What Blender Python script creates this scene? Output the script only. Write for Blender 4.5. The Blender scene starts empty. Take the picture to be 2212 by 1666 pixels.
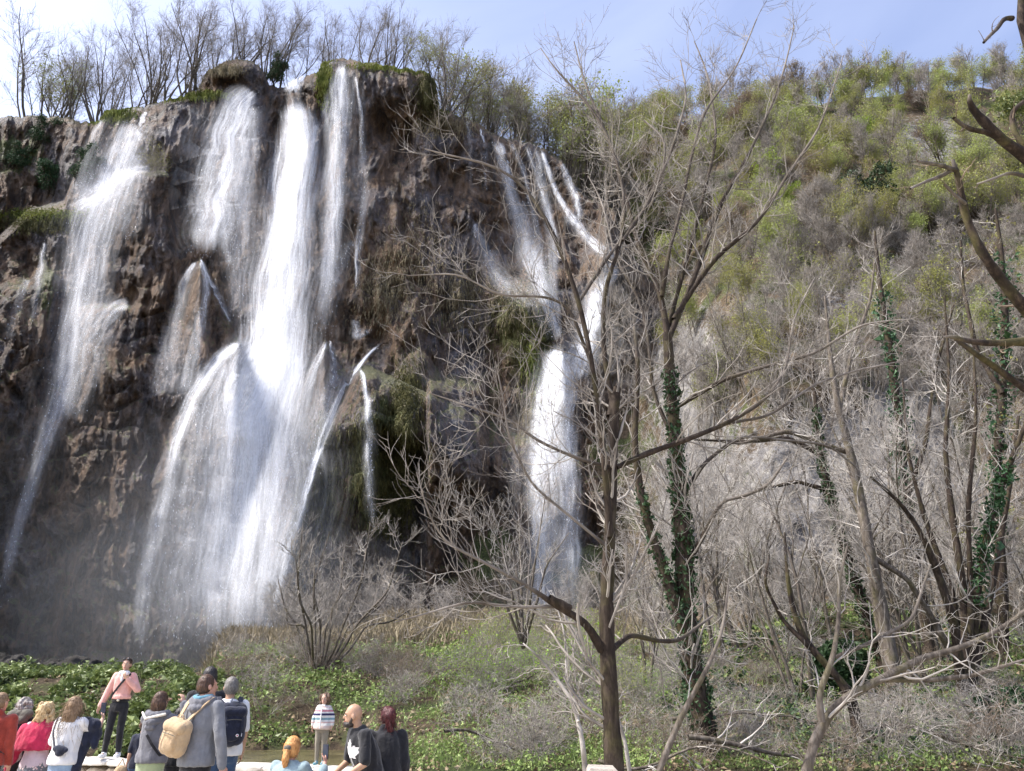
import bpy, math, random
import numpy as np
from mathutils import Vector, Matrix

scene = bpy.context.scene
COL = scene.collection
PI = math.pi

# ---------------------------------------------------------------- camera, sky, sun, exposure
W, H, F = 2212.0, 1666.0, 1609.0          # photograph measured at this size; F = focal length in those pixels
PITCH = math.radians(22.5)
EYE = 1.65
cam_data = bpy.data.cameras.new("camera")
cam_data.sensor_fit = 'HORIZONTAL'; cam_data.sensor_width = 36.0
cam_data.lens = F / W * 36.0
cam_data.clip_start = 0.1; cam_data.clip_end = 3000.0
camera = bpy.data.objects.new("camera", cam_data)
COL.objects.link(camera)
camera.location = (0, 0, EYE)
camera.rotation_euler = (PI / 2 + PITCH, 0, 0)
scene.camera = camera

SUN_EL, SUN_AZ = math.radians(52), math.radians(-99)     # azimuth from +Y towards +X
sdir = Vector((math.sin(SUN_AZ) * math.cos(SUN_EL), math.cos(SUN_AZ) * math.cos(SUN_EL), math.sin(SUN_EL)))
world = bpy.data.worlds.new("World"); scene.world = world; world.use_nodes = True
wn = world.node_tree; bgn = wn.nodes["Background"]
sky = wn.nodes.new("ShaderNodeTexSky"); sky.sky_type = 'NISHITA'; sky.sun_disc = False
sky.sun_elevation = SUN_EL; sky.sun_rotation = SUN_AZ
sky.air_density = 1.1; sky.dust_density = 4.5; sky.ozone_density = 2.5; sky.altitude = 500
# thin high haze: a paler, whiter sky, brighter towards the sun, with a few faint cloud wisps
hs = wn.nodes.new("ShaderNodeHueSaturation"); hs.inputs["Hue"].default_value = 0.512; hs.inputs["Saturation"].default_value = 0.86; hs.inputs["Value"].default_value = 1.30
wn.links.new(sky.outputs[0], hs.inputs["Color"])
tc = wn.nodes.new("ShaderNodeTexCoord"); mp = wn.nodes.new("ShaderNodeMapping"); mp.inputs["Scale"].default_value = (1.2, 1.2, 4.0)
cn = wn.nodes.new("ShaderNodeTexNoise"); cn.inputs["Scale"].default_value = 1.6; cn.inputs["Detail"].default_value = 6; cn.inputs["Distortion"].default_value = 0.6
wn.links.new(tc.outputs["Generated"], mp.inputs[0]); wn.links.new(mp.outputs[0], cn.inputs["Vector"])
cr = wn.nodes.new("ShaderNodeMapRange"); cr.inputs[1].default_value = 0.5; cr.inputs[2].default_value = 0.8; cr.inputs[3].default_value = 0.0; cr.inputs[4].default_value = 0.3
wn.links.new(cn.outputs["Fac"], cr.inputs[0])
cm = wn.nodes.new("ShaderNodeMix"); cm.data_type = 'RGBA'; cm.inputs[7].default_value = (4.4, 4.8, 6.0, 1)
wn.links.new(cr.outputs[0], cm.inputs[0]); wn.links.new(hs.outputs[0], cm.inputs[6])
wn.links.new(cm.outputs[2], bgn.inputs[0]); bgn.inputs[1].default_value = 0.15
sun_data = bpy.data.lights.new("sun", 'SUN'); sun_data.energy = 3.4; sun_data.angle = math.radians(0.5)
sun_data.color = (1.0, 0.95, 0.88)
sun = bpy.data.objects.new("sun", sun_data); COL.objects.link(sun)
sun.rotation_euler = sdir.to_track_quat('Z', 'Y').to_euler()
scene.view_settings.view_transform = 'Standard'; scene.view_settings.look = 'None'
scene.view_settings.exposure = 0.85; scene.view_settings.gamma = 1.0
scene.cycles.transparent_max_bounces = 36
scene.cycles.max_bounces = 6; scene.cycles.diffuse_bounces = 3
scene.cycles.volume_bounces = 1
try:
    scene.cycles.use_denoising = True
except Exception:
    pass

# ---------------------------------------------------------------- projection helper
CP, SP = math.cos(PITCH), math.sin(PITCH)
def PT(x, y, D):
    """world points seen at photo pixel (x, y) at horizontal distance D"""
    x, y, D = np.broadcast_arrays(np.asarray(x, float), np.asarray(y, float), np.asarray(D, float))
    a = (x - W / 2) / F; b = (H / 2 - y) / F
    ry = CP - SP * b; rz = SP + CP * b
    s = D / ry
    return np.stack([a * s, D + 0 * s, EYE + rz * s], -1)
def YPIX(z, D):
    """photo row at which height z stands at distance D (straight ahead)"""
    t = (z - EYE) / D
    b = (t * CP - SP) / (CP + t * SP)
    return H / 2 - b * F

# ---------------------------------------------------------------- noise
_r = np.random.default_rng(7)
_perm = _r.permutation(256); _perm = np.concatenate([_perm, _perm, _perm])
_g = _r.normal(size=(256, 3)); _g /= np.linalg.norm(_g, axis=1)[:, None]
def noise(x, y, z=0.0):
    x, y, z = np.broadcast_arrays(np.asarray(x, float), np.asarray(y, float), np.asarray(z, float))
    xi, yi, zi = np.floor(x).astype(int), np.floor(y).astype(int), np.floor(z).astype(int)
    xf, yf, zf = x - xi, y - yi, z - zi
    u, v, w = [t * t * t * (t * (t * 6 - 15) + 10) for t in (xf, yf, zf)]
    out = 0
    for dx in (0, 1):
        for dy in (0, 1):
            for dz in (0, 1):
                h = _perm[_perm[_perm[(xi + dx) & 255] + ((yi + dy) & 255)] + ((zi + dz) & 255)]
                g = _g[h]
                d = g[..., 0] * (xf - dx) + g[..., 1] * (yf - dy) + g[..., 2] * (zf - dz)
                out = out + d * (u if dx else 1 - u) * (v if dy else 1 - v) * (w if dz else 1 - w)
    return out * 1.6
def fbm(x, y, z=0.0, o=4, g=0.5):
    s, a, t = 0, 1.0, 0
    for i in range(o):
        s = s + a * noise(np.asarray(x) * 2**i + 13.1 * i, np.asarray(y) * 2**i + 5.7 * i, np.asarray(z) * 2**i); t += a; a *= g
    return s / t
def ridged(x, y, z=0.0, o=3):
    s, a, t = 0, 1.0, 0
    for i in range(o):
        s = s + a * (1 - 2 * np.abs(noise(np.asarray(x) * 2**i + 3.3 * i, np.asarray(y) * 2**i + 9.1 * i, z))); t += a; a *= 0.5
    return s / t
def sstep(a, b, x):
    t = np.clip((np.asarray(x, float) - a) / (b - a), 0, 1); return t * t * (3 - 2 * t)
def gauss(x, y, cx, cy, sx, sy):
    return np.exp(-((x - cx) / sx) ** 2 - ((y - cy) / sy) ** 2)

# ---------------------------------------------------------------- object helpers
def link(name, me, mat=None, parent=None, smooth=True):
    o = bpy.data.objects.new(name, me); COL.objects.link(o)
    if mat is not None and len(me.materials) == 0: me.materials.append(mat)
    if parent is not None: o.parent = parent
    return o
def np_mesh(name, verts, faces, mat=None, smooth=True, attrs=None, uv=None):
    """faces: (n,4) or (n,3) int array, or list of such arrays"""
    me = bpy.data.meshes.new(name)
    verts = np.asarray(verts, np.float32).reshape(-1, 3)
    fl = faces if isinstance(faces, list) else [faces]
    fl = [np.asarray(f, np.int32) for f in fl if len(f)]
    me.vertices.add(len(verts)); me.vertices.foreach_set("co", verts.ravel())
    loops = np.concatenate([f.ravel() for f in fl]); sizes = np.concatenate([np.full(len(f), f.shape[1], np.int32) for f in fl])
    starts = np.concatenate([[0], np.cumsum(sizes)[:-1]]).astype(np.int32)
    me.loops.add(len(loops)); me.loops.foreach_set("vertex_index", loops)
    me.polygons.add(len(sizes)); me.polygons.foreach_set("loop_start", starts)
    me.polygons.foreach_set("loop_total", sizes)
    me.polygons.foreach_set("use_smooth", np.full(len(sizes), smooth, bool))
    if attrs:
        for k, v in attrs.items():
            at = me.attributes.new(k, 'FLOAT', 'POINT'); at.data.foreach_set("value", np.asarray(v, np.float32).ravel())
    me.update(calc_edges=True)
    if mat: me.materials.append(mat)
    return me
def grid_faces(nr, nc, off=0, wrap=False):
    i = np.arange(nr - 1)[:, None] * nc; j = np.arange(nc if wrap else nc - 1)[None, :]
    j2 = (j + 1) % nc
    a = i + j; b = i + j2
    return np.stack([a, b, b + nc, a + nc], -1).reshape(-1, 4) + off
def tag(o, label=None, cat=None, group=None, kind=None):
    if label: o["label"] = label
    if cat: o["category"] = cat
    if group: o["group"] = group
    if kind: o["kind"] = kind
    return o
def empty(name, loc, label, cat, group=None, rz=0.0):
    o = bpy.data.objects.new(name, None); COL.objects.link(o)
    o.empty_display_size = 0.3
    o.location = loc; o.rotation_euler = (0, 0, rz)
    return tag(o, label, cat, group)
def copy_tree(o, loc=None, rz=None, sc=None, parent=None, label=None, group=None):
    c = o.copy(); COL.objects.link(c)
    if parent is not None: c.parent = parent
    if loc is not None: c.location = loc
    if rz is not None: c.rotation_euler = (0, 0, rz)
    if sc is not None: c.scale = sc if hasattr(sc, '__len__') else (sc, sc, sc)
    if label: c["label"] = label
    if group: c["group"] = group
    for ch in list(o.children):
        copy_tree(ch, parent=c)
    return c

# ---------------------------------------------------------------- material helpers
class NT:
    def __init__(s, name):
        s.m = bpy.data.materials.new(name); s.m.use_nodes = True; s.t = s.m.node_tree
        s.b = s.t.nodes["Principled BSDF"]; s.out = s.t.nodes["Material Output"]
    def n(s, typ, **kw):
        nd = s.t.nodes.new(typ)
        for k, v in kw.items():
            if k in nd.inputs: s.put(nd.inputs[k], v)
            else: setattr(nd, k, v)
        return nd
    def put(s, sock, v):
        if isinstance(v, bpy.types.NodeSocket): s.t.links.new(v, sock)
        elif v is not None: sock.default_value = v
    def coord(s): return s.n("ShaderNodeTexCoord").outputs["Object"]
    def mapping(s, vec, scale=(1, 1, 1), loc=(0, 0, 0)):
        m = s.n("ShaderNodeMapping"); s.put(m.inputs["Vector"], vec); m.inputs["Scale"].default_value = scale; m.inputs["Location"].default_value = loc
        return m.outputs[0]
    def noise(s, vec, scale, detail=4, rough=0.55, dist=0.0):
        m = s.n("ShaderNodeTexNoise"); s.put(m.inputs["Vector"], vec); s.put(m.inputs["Scale"], scale)
        m.inputs["Detail"].default_value = detail; m.inputs["Roughness"].default_value = rough; m.inputs["Distortion"].default_value = dist
        return m.outputs["Fac"]
    def ramp(s, fac, stops):
        r = s.n("ShaderNodeValToRGB"); s.put(r.inputs[0], fac); e = r.color_ramp.elements
        while len(e) > 1: e.remove(e[-1])
        for i, (p, c) in enumerate(stops):
            el = e[0] if i == 0 else e.new(p)
            el.position = p; el.color = (*c, 1) if len(c) == 3 else c
        return r.outputs[0]
    def math(s, op, a, b=0.0, c=None, clamp=False):
        m = s.n("ShaderNodeMath"); m.operation = op; m.use_clamp = clamp
        s.put(m.inputs[0], a); s.put(m.inputs[1], b)
        if c is not None: s.put(m.inputs[2], c)
        return m.outputs[0]
    def rng(s, v, a, b, c=0.0, d=1.0, smooth=False):
        m = s.n("ShaderNodeMapRange"); m.clamp = True
        if smooth: m.interpolation_type = 'SMOOTHSTEP'
        for i, q in enumerate((v, a, b, c, d)): s.put(m.inputs[i], q)
        return m.outputs[0]
    def mix(s, fac, a, b):
        m = s.n("ShaderNodeMix"); m.data_type = 'RGBA'
        s.put(m.inputs[0], fac)
        for sock, v in ((m.inputs[6], a), (m.inputs[7], b)):
            s.put(sock, (*v, 1) if isinstance(v, tuple) and len(v) == 3 else v)
        return m.outputs[2]
    def attr(s, name): 
        a = s.n("ShaderNodeAttribute"); a.attribute_name = name; return a.outputs["Fac"]
    def bump(s, h, strength=0.5, dist=0.1, normal=None):
        b = s.n("ShaderNodeBump"); s.put(b.inputs["Height"], h); b.inputs["Strength"].default_value = strength; b.inputs["Distance"].default_value = dist
        if normal is not None: s.put(b.inputs["Normal"], normal)
        return b.outputs[0]
    def fin(s, col=None, rough=0.8, normal=None, spec=0.3, **kw):
        if col is not None: s.put(s.b.inputs["Base Color"], (*col, 1) if isinstance(col, tuple) and len(col) == 3 else col)
        s.put(s.b.inputs["Roughness"], rough)
        s.b.inputs["Specular IOR Level"].default_value = spec
        if normal is not None: s.put(s.b.inputs["Normal"], normal)
        for k, v in kw.items(): s.put(s.b.inputs[k], v)
        return s.m
def mat_simple(name, c1, c2, scale=8.0, rough=0.8, bump=0.3, spec=0.3, stretch=(1, 1, 1), bscale=None, bdist=0.02):
    t = NT(name); co = t.mapping(t.coord(), stretch)
    f = t.noise(co, scale, 5)
    col = t.ramp(f, [(0.3, c1), (0.7, c2)])
    h = t.noise(co, bscale or scale * 3, 5)
    return t.fin(col, rough, t.bump(h, bump, bdist), spec)

# rock: brown and purple-grey tufa, ochre stains, moss where marked, on tops and in streaks
def rock_material(name, base=1.0, pale=0.0):
    t = NT(name); co = t.coord()
    n1 = t.noise(co, 0.12, 5, 0.6, 0.4)
    n2 = t.noise(t.mapping(co, (1, 1, 0.45)), 0.55, 6, 0.62, 0.6)
    n3 = t.noise(co, 2.3, 5, 0.65)
    nst = t.noise(t.mapping(co, (1, 1, 0.12)), 1.7, 5, 0.6)
    c = t.ramp(n2, [(0.28, (0.022, 0.016, 0.014)), (0.44, (0.075, 0.052, 0.04)), (0.56, (0.19, 0.122, 0.078)), (0.72, (0.32, 0.245, 0.185))])
    g = t.ramp(n3, [(0.3, (0.07, 0.068, 0.08)), (0.55, (0.17, 0.165, 0.185)), (0.75, (0.34, 0.325, 0.33))])
    c = t.mix(t.math('MAXIMUM', t.rng(n1, 0.50, 0.62, 0, 0.75), t.attr("grey")), c, g)
    oc = t.mix(n3, (0.13, 0.078, 0.042), (0.31, 0.20, 0.115))
    c = t.mix(t.math('MAXIMUM', t.math('MULTIPLY', t.rng(nst, 0.50, 0.66), 0.6), t.math('MULTIPLY', t.attr('ochre'), t.rng(n2, 0.35, 0.6))), c, oc)
    pl = t.mix(n3, (0.50, 0.45, 0.36), (0.66, 0.62, 0.55))
    c = t.mix(t.math('MULTIPLY', t.attr("pale"), t.rng(nst, 0.3, 0.55)), c, pl)
    # damp dark run-off streaks (dark algae)
    c = t.mix(t.math('MULTIPLY', t.rng(t.noise(t.mapping(co, (1, 1, 0.08)), 0.9, 4), 0.53, 0.66), 0.55), c, (0.045, 0.042, 0.035))
    geo = t.n("ShaderNodeNewGeometry")
    sep = t.n("ShaderNodeSeparateXYZ"); t.put(sep.inputs[0], geo.outputs["Normal"])
    up = t.rng(t.math('ADD', sep.outputs[2], t.math('MULTIPLY', t.math('SUBTRACT', n3, 0.5), 0.9)), 0.55, 0.85)
    mossc = t.ramp(t.noise(t.mapping(co, (1, 1, 0.3)), 3.5, 5, 0.7), [(0.3, (0.035, 0.045, 0.016)), (0.5, (0.10, 0.115, 0.035)), (0.7, (0.21, 0.20, 0.07))])
    mf = t.math('MAXIMUM', t.math('MULTIPLY', up, 0.8), t.rng(t.math('ADD', t.attr("moss"), t.math('MULTIPLY', t.math('SUBTRACT', nst, 0.5), 1.2)), 0.38, 0.62))
    c = t.mix(mf, c, mossc)
    h = t.math('ADD', t.math('MULTIPLY', n2, 1.6), t.math('ADD', t.math('MULTIPLY', n3, 0.7), t.math('MULTIPLY', t.noise(co, 7.0, 4, 0.7), 0.25)))
    vo = t.n("ShaderNodeTexVoronoi"); vo.feature = 'DISTANCE_TO_EDGE'; t.put(vo.inputs["Vector"], t.mapping(co, (1, 1, 0.6))); vo.inputs["Scale"].default_value = 0.8
    h = t.math('ADD', h, t.math('MULTIPLY', t.rng(vo.outputs["Distance"], 0, 0.08), 0.12))
    return t.fin(c, t.rng(n2, 0.35, 0.65, 0.55, 0.9), t.bump(h, 1.0, 1.0), 0.35)
ROCK = rock_material("tufa_rock")
# ================================================================ the cliff
TOPX = [-900,-400,-150,0,60,140,195,215,235,290,320,380,430,445,490,540,568,580,600,640,660,690,700,740,790,850,930,940,948,1000,1040,1060,1120,1170,1190,1215,1235,1262,1300,1330,1345,1362,1400,1500]
TOPY = [40,160,240,255,250,255,266,262,240,233,228,214,196,160,128,128,152,182,190,188,166,152,136,126,136,146,160,180,236,254,272,288,302,318,335,348,395,420,440,456,520,548,600,700]  # unseen brow at the far left raised to throw shade on the lower left cliff
def cliff_top(x):
    return np.interp(x, TOPX, TOPY) + 5 * noise(x / 14.0, 3.3) + 3 * noise(x / 5.0, 8.3)
def cone(x, y, cx, y0, kl, kr, pw=0.8):
    """shape of a tufa apron that spreads below its tip"""
    d = np.maximum(y - y0, 0)
    w = np.where(x < cx, kl, kr) * d + 1e-6
    return np.clip(1 - (np.abs(x - cx) / w), 0, 1) ** pw * sstep(0, 40, d)
def cliff_D(x, y, fine=True):
    x = np.asarray(x, float); y = np.asarray(y, float)
    D = np.interp(y, [130, 300, 600, 900, 1200, 1560], [84, 82, 78.5, 75, 72, 69])
    D = D + np.interp(x, [-900, -450, -180, 60, 300, 900, 1060, 1300, 1500], [-38, -22, -4, 1, 0, 0, 4, 4, 9])  # out of view on the left the cliff bends nearer as an added shadow caster
    # far left recessed cliff above the mossy shelf
    edge = np.interp(x, [-300, 0, 60, 140, 175, 215, 230], [560, 515, 462, 440, 350, 255, 100])
    D = D + 13 * sstep(12, -12, y - edge) * sstep(-500, -200, x)
    D = D - 1.6 * gauss(x, y, 60, 480, 90, 40)
    # ledges: nearer below
    D = D - 2.8 * sstep(368, 382, y) * gauss(x, 0, 325, 0, 60, 1) * sstep(900, 450, y)
    D = D - 3.0 * sstep(652, 672, y) * gauss(x, 0, 250, 0, 70, 1) * sstep(1300, 750, y)
    # overhanging brow and the hollow beneath it
    D = D - 3.2 * gauss(x, y, 860, 190, 85, 60) + 4.2 * gauss(x, y, 850, 300, 70, 70) + 2.5 * gauss(x, y, 970, 390, 60, 60)
    D = D - 2.5 * gauss(x, y, 505, 160, 60, 35) + 2.2 * gauss(x, y, 500, 182, 30, 14)
    D = D - 1.6 * gauss(x, y, 380, 300, 60, 70) + 3.5 * gauss(x, y, 395, 450, 35, 90)
    D = D + 2.2 * gauss(x, y, 600, 330, 22, 120) + 2.0 * gauss(x, y, 700, 330, 16, 130) - 1.5 * gauss(x, y, 700, 170, 22, 50)
    # aprons of tufa
    D = D - 5.0 * cone(x, y, 432, 548, 0.42, 0.46) * sstep(1350, 700, y)
    D = D - 3.6 * cone(x, y, 512, 722, 0.75, 0.35) * sstep(1500, 800, y)
    D = D - 7.0 * cone(x, y, 700, 728, 0.42, 0.62) * sstep(1700, 900, y)
    D = D - 8.5 * cone(x, y, 778, 782, 0.46, 2.2, 0.6) * sstep(1350, 1000, y)
    D = D - 4.0 * cone(x, y, 905, 740, 0.9, 0.7, 0.6) * sstep(1150, 900, y)
    # the hollow under the apron, hung with moss
    hol = sstep(900, 960, y - 0.25 * np.abs(x - 800)) * sstep(-8, 22, x - np.interp(y, [850, 1000, 1200, 1400], [715, 688, 640, 600])) * sstep(930, 905, x)
    D = D + 7.5 * hol * sstep(1500, 1100, y) - 3.0 * gauss(x, y, 800, 960, 26, 130) - 1.8 * gauss(x, y, 880, 1000, 18, 150)
    # grey slab, mossy boss, right aprons
    D = D - 4.2 * sstep(918, 930, x) * sstep(1062, 1035, x) * sstep(800, 850, y) * sstep(1090, 1030, y)
    D = D + 3.0 * gauss(x, y, 1075, 1120, 40, 120)
    D = D - 3.8 * gauss(x, y, 1120, 720, 60, 95) - 3.0 * gauss(x, y, 1160, 660, 60, 50)
    D = D - 3.4 * cone(x, y, 1310, 455, 0.5, 0.6) * sstep(1000, 600, y)
    D = D - 3.2 * cone(x, y, 1215, 700, 0.5, 0.6) * sstep(1500, 900, y)
    D = D + 3.2 * gauss(x, y, 1110, 480, 80, 110)
    # steps on the left under the shelf
    D = D - 3.5 * sstep(0, 60, y - np.interp(x, [-300, 0, 130, 200], [700, 600, 560, 900])) * sstep(170, 60, x) * sstep(1200, 800, y)
    if fine:
        u, v = x * 0.05, y * 0.05
        wob = noise(u / 5, v / 5, 4.4) * 1.2
        D = D - 2.8 * fbm(u / 8, v / 11, 1.1, 3)
        D = D - 1.5 * (ridged((u + wob) / 2.6, v / 8.0, 2.2, 3) - 0.4)
        D = D - 1.7 * fbm((u + wob) / 1.5, v / 4.6, 5.5, 4, 0.62)
        bl = np.abs(noise(u / 0.9, v / 1.1, 7.7)) + 0.5 * np.abs(noise(u / 0.4, v / 0.5, 8.8))
        D = D - 0.45 * bl
        D = D - 2.6 * np.abs(fbm(u / 5.5, v / 9.0, 41.0, 3, 0.6))
        st = v / 2.6 + 0.8 * noise(u / 4, v / 9, 9.9)                 # irregular bedding ledges
        D = D + 0.8 * ((st - np.floor(st)) ** 3) * sstep(-0.2, 0.4, noise(u / 6, v / 6, 12.2))
    return D
def cliff_attr(x, y):
    n = noise(x / 30.0, y / 30.0, 3)
    moss = (0.95 * gauss(x, y, 250, 250, 45, 22) + 0.8 * gauss(x, y, 90, 470, 85, 24) + 0.9 * gauss(x, y, 705, 180, 20, 60)
            + 0.9 * gauss(x, y, 800, 1020, 60, 130) + 0.7 * gauss(x, y, 860, 1000, 60, 170) + 0.9 * gauss(x, y, 1120, 700, 60, 80) + 0.8 * gauss(x, y, 1150, 800, 26, 60)
            + 0.6 * gauss(x, y, 930, 190, 25, 50) + 0.55 * gauss(x, y, 820, 160, 60, 14) + 0.7 * gauss(x, y, 650, 1150, 14, 120)
            + 0.6 * gauss(x, y, 340, 375, 40, 12) + 0.6 * gauss(x, y, 20, 330, 110, 80) + 0.5 * gauss(x, y, 430, 210, 70, 14)
            + 0.6 * gauss(x, y, 100, 620, 30, 90) + 0.5 * gauss(x, y, 700, 1000, 25, 150) + 0.4 * gauss(x, y, 950, 700, 60, 40))
    grey = 0.9 * gauss(x, y, 985, 930, 60, 120) + 0.7 * gauss(x, y, 910, 430, 45, 80) + 0.7 * gauss(x, y, 370, 290, 60, 60) + 0.8 * gauss(x, y, 1010, 700, 45, 130) + 0.45 * gauss(x, y, 700, 800, 40, 100)+ 0.5 * gauss(x, y, 940, 560, 30, 110)
    pale = 0.8 * gauss(x, y, 1330, 700, 55, 130) + 0.7 * gauss(x, y, 1120, 780, 16, 60) + 0.6 * gauss(x, y, 1140, 900, 20, 60) + 0.35 * gauss(x, y, 870, 830, 60, 40)
    och = 0.9 * gauss(x, y, 860, 560, 70, 130) + 0.8 * gauss(x, y, 590, 420, 50, 140) + 0.8 * gauss(x, y, 690, 450, 30, 150) + 0.6 * gauss(x, y, 300, 800, 60, 160) + 0.7 * gauss(x, y, 850, 700, 90, 60) + 0.7 * gauss(x, y, 1140, 950, 30, 90) + 0.6 * gauss(x, y, 470, 930, 40, 60) + 0.5 * gauss(x, y, 560, 560, 60, 90)
    return np.clip(moss * (1 + 0.5 * n), 0, 1), np.clip(grey * (1 + n), 0, 1), np.clip(pale, 0, 1), np.clip(och * (1 + n), 0, 1)

def build_cliff():
    nx, ny = 800, 600
    xs = np.linspace(-900, 1500, 60)
    xs = np.concatenate([np.linspace(-900, -170, 120, endpoint=False), np.linspace(-170, 1500, nx - 120)])
    v = np.linspace(0, 1, ny)
    X = np.broadcast_to(xs[:, None], (nx, ny)); T = cliff_top(X); Y = T + v[None, :] * (1570 - T)
    D = cliff_D(X, Y)
    # rounding of the brow
    D = D + 2.2 * np.exp(-(Y - T) / 7.0)
    pts = PT(X, Y, D)
    m, g, p, oc = cliff_attr(X, Y)
    # plateau behind the brow
    back = []
    for k, (dy, dz) in enumerate([(0.6, 0.05), (2, 0.0), (6, -0.4), (14, -1.5), (40, -3), (90, -6)]):
        q = pts[:, 0].copy(); q[:, 1] += dy; q[:, 2] += dz + 0.4 * noise(xs / 18, k * 3.1); back.append(q)
    back = np.stack(back[::-1], 1)
    allp = np.concatenate([back, pts], 1); n2 = allp.shape[1]
    pad = np.full((nx, back.shape[1]), 1.0)
    me = np_mesh("cliff", allp.reshape(-1, 3), grid_faces(nx, n2)[:, ::-1], ROCK,
                 attrs={"moss": np.concatenate([pad, m], 1), "grey": np.concatenate([pad * 0, g], 1), "pale": np.concatenate([pad * 0, p], 1), "ochre": np.concatenate([pad * 0, oc], 1)})
    o = link("cliff", me); tag(o, kind="structure")
build_cliff()

# ================================================================ the right hillside
HX = [900, 1000, 1200, 1400, 1600, 1800, 2000, 2200, 2500, 3100]
HY = [330, 322, 345, 285, 250, 222, 196, 186, 170, 150]
def hill_D(x, y, fine=True):
    x = np.asarray(x, float); y = np.asarray(y, float)
    a = np.interp(y, [140, 220, 300, 400, 550, 700, 850, 1100, 1300, 1500], [128, 116, 100, 84, 68, 57, 50, 44, 39, 34])
    b = np.interp(y, [140, 220, 300, 400, 550, 700, 850, 1100, 1300, 1500], [134, 128, 120, 112, 96, 86, 80, 74, 70, 66])
    D = b + (a - b) * sstep(1330, 1680, x)
    D = D - np.interp(x, [2000, 2300, 3100], [0, 1.5, 22])
    if fine:
        u, v = x * 0.04, y * 0.04
        D = D - 2.2 * fbm(u / 7, v / 7, 21.0, 4, 0.55) - 1.4 * ridged(u / 2.6, v / 6, 22.0, 3) * sstep(700, 900, y)
        D = D - 0.25 * np.abs(noise(u / 0.9, v / 1.6, 23))
    return D
def hill_top(x): return np.interp(x, HX, HY) + 6 * noise(x / 40.0, 1.7)
def build_hill():
    t = NT("hillside_soil"); co = t.coord()
    n1 = t.noise(co, 0.25, 5, 0.6); n2 = t.noise(co, 1.6, 6, 0.65); n3 = t.noise(co, 6.0, 4, 0.6)
    litter = t.ramp(n2, [(0.3, (0.045, 0.035, 0.024)), (0.5, (0.13, 0.095, 0.06)), (0.7, (0.22, 0.17, 0.115))])
    green = t.ramp(n3, [(0.35, (0.035, 0.05, 0.018)), (0.65, (0.11, 0.14, 0.045))])
    c = t.mix(t.rng(n1, 0.48, 0.58, 0, 0.8), litter, green)
    rock = t.ramp(t.noise(t.mapping(co, (1, 1, 0.5)), 1.1, 6, 0.65, 0.5), [(0.3, (0.13, 0.125, 0.13)), (0.5, (0.22, 0.21, 0.205)), (0.68, (0.41, 0.385, 0.345))])
    c = t.mix(t.rng(t.math('ADD', t.attr("rock"), t.math('MULTIPLY', t.math('SUBTRACT', n2, 0.5), 1.3)), 0.4, 0.55), c, rock)
    h = t.math('ADD', t.math('MULTIPLY', n2, 1.0), t.math('MULTIPLY', n3, 0.35))
    m = t.fin(c, 0.9, t.bump(h, 0.9, 0.5), 0.2)
    nx, ny = 420, 330
    xs = np.linspace(930, 3100, nx); X = np.broadcast_to(xs[:, None], (nx, ny))
    T = hill_top(X); Y = T + np.linspace(0, 1, ny)[None, :] * (1560 - T)
    D = hill_D(X, Y) + 3 * np.exp(-(Y - T) / 6)
    pts = PT(X, Y, D)
    q = pts[:, :1] + np.array([0, 4.0, 0.5]); q2 = pts[:, :1] + np.array([0, 60, 4.0])
    allp = np.concatenate([q2, q, pts], 1)
    rk = (0.8 * gauss(X, Y, 1730, 1080, 190, 210) + 0.35 * gauss(X, Y, 2000, 1080, 180, 220) + 0.9 * gauss(X, Y, 2010, 300, 80, 55) + 0.75 * gauss(X, Y, 1480, 800, 110, 160) + 0.5 * gauss(X, Y, 2080, 420, 90, 90)
          + 0.7 * gauss(X, Y, 1480, 1130, 90, 160) + 0.55 * gauss(X, Y, 1950, 900, 120, 150) + 0.5 * gauss(X, Y, 1800, 640, 200, 60))
    rk = np.concatenate([np.zeros((nx, 2)), rk], 1)
    me = np_mesh("hillside", allp.reshape(-1, 3), grid_faces(nx, ny + 2)[:, ::-1], m, attrs={"rock": rk})
    tag(link("hillside", me), kind="structure")
build_hill()

# ================================================================ near ground, stream
def ground_z(X, Y, fine=True):
    X = np.asarray(X, float); Y = np.asarray(Y, float); A = X / np.maximum(Y, 1)
    zl = np.interp(Y, [0, 13.5, 14.8, 15.6, 17.5, 20, 22.5, 26, 32, 42, 80], [0.3, 0.3, 0.42, 0.65, 1.2, 1.95, 2.12, 1.9, 0.8, 0.0, 0.0])
    zm = np.interp(Y, [0, 18.0, 18.9, 20.5, 23, 26, 32, 42, 55, 80], [0.25, 0.25, 0.62, 1.35, 2.1, 2.7, 3.3, 4.2, 5.2, 6.0])
    zr = np.interp(Y, [0, 6, 9, 12, 13, 15, 20, 25, 32, 42, 55, 80], [0, 0.0, 0.25, 0.45, 0.58, 0.72, 1.4, 2.2, 3.3, 4.7, 6.6, 8.0])
    wl = sstep(-0.36, -0.41, A); wr_ = sstep(-0.215, -0.165, A)
    z = zm * (1 - wl) * (1 - wr_) + zl * wl + zr * wr_
    z = z + 1.5 * np.exp(-((X - 0.43 * Y) / 4.0) ** 2 - ((Y - 33) / 5.0) ** 2) + 0.5 * sstep(0.3, 0.6, X / np.maximum(Y, 1)) * sstep(20, 40, Y)
    if fine:
        k = sstep(12.5, 16, Y)
        z = z + k * (0.30 * fbm(X / 2.2, Y / 2.2, 31, 3) + 0.10 * noise(X / 0.5, Y / 0.5, 32))
    z = np.where((X < -1.95) & (Y < 14.0 - .364 * (X + 6.48) + 0.05), -0.05, z)
    return z
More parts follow.
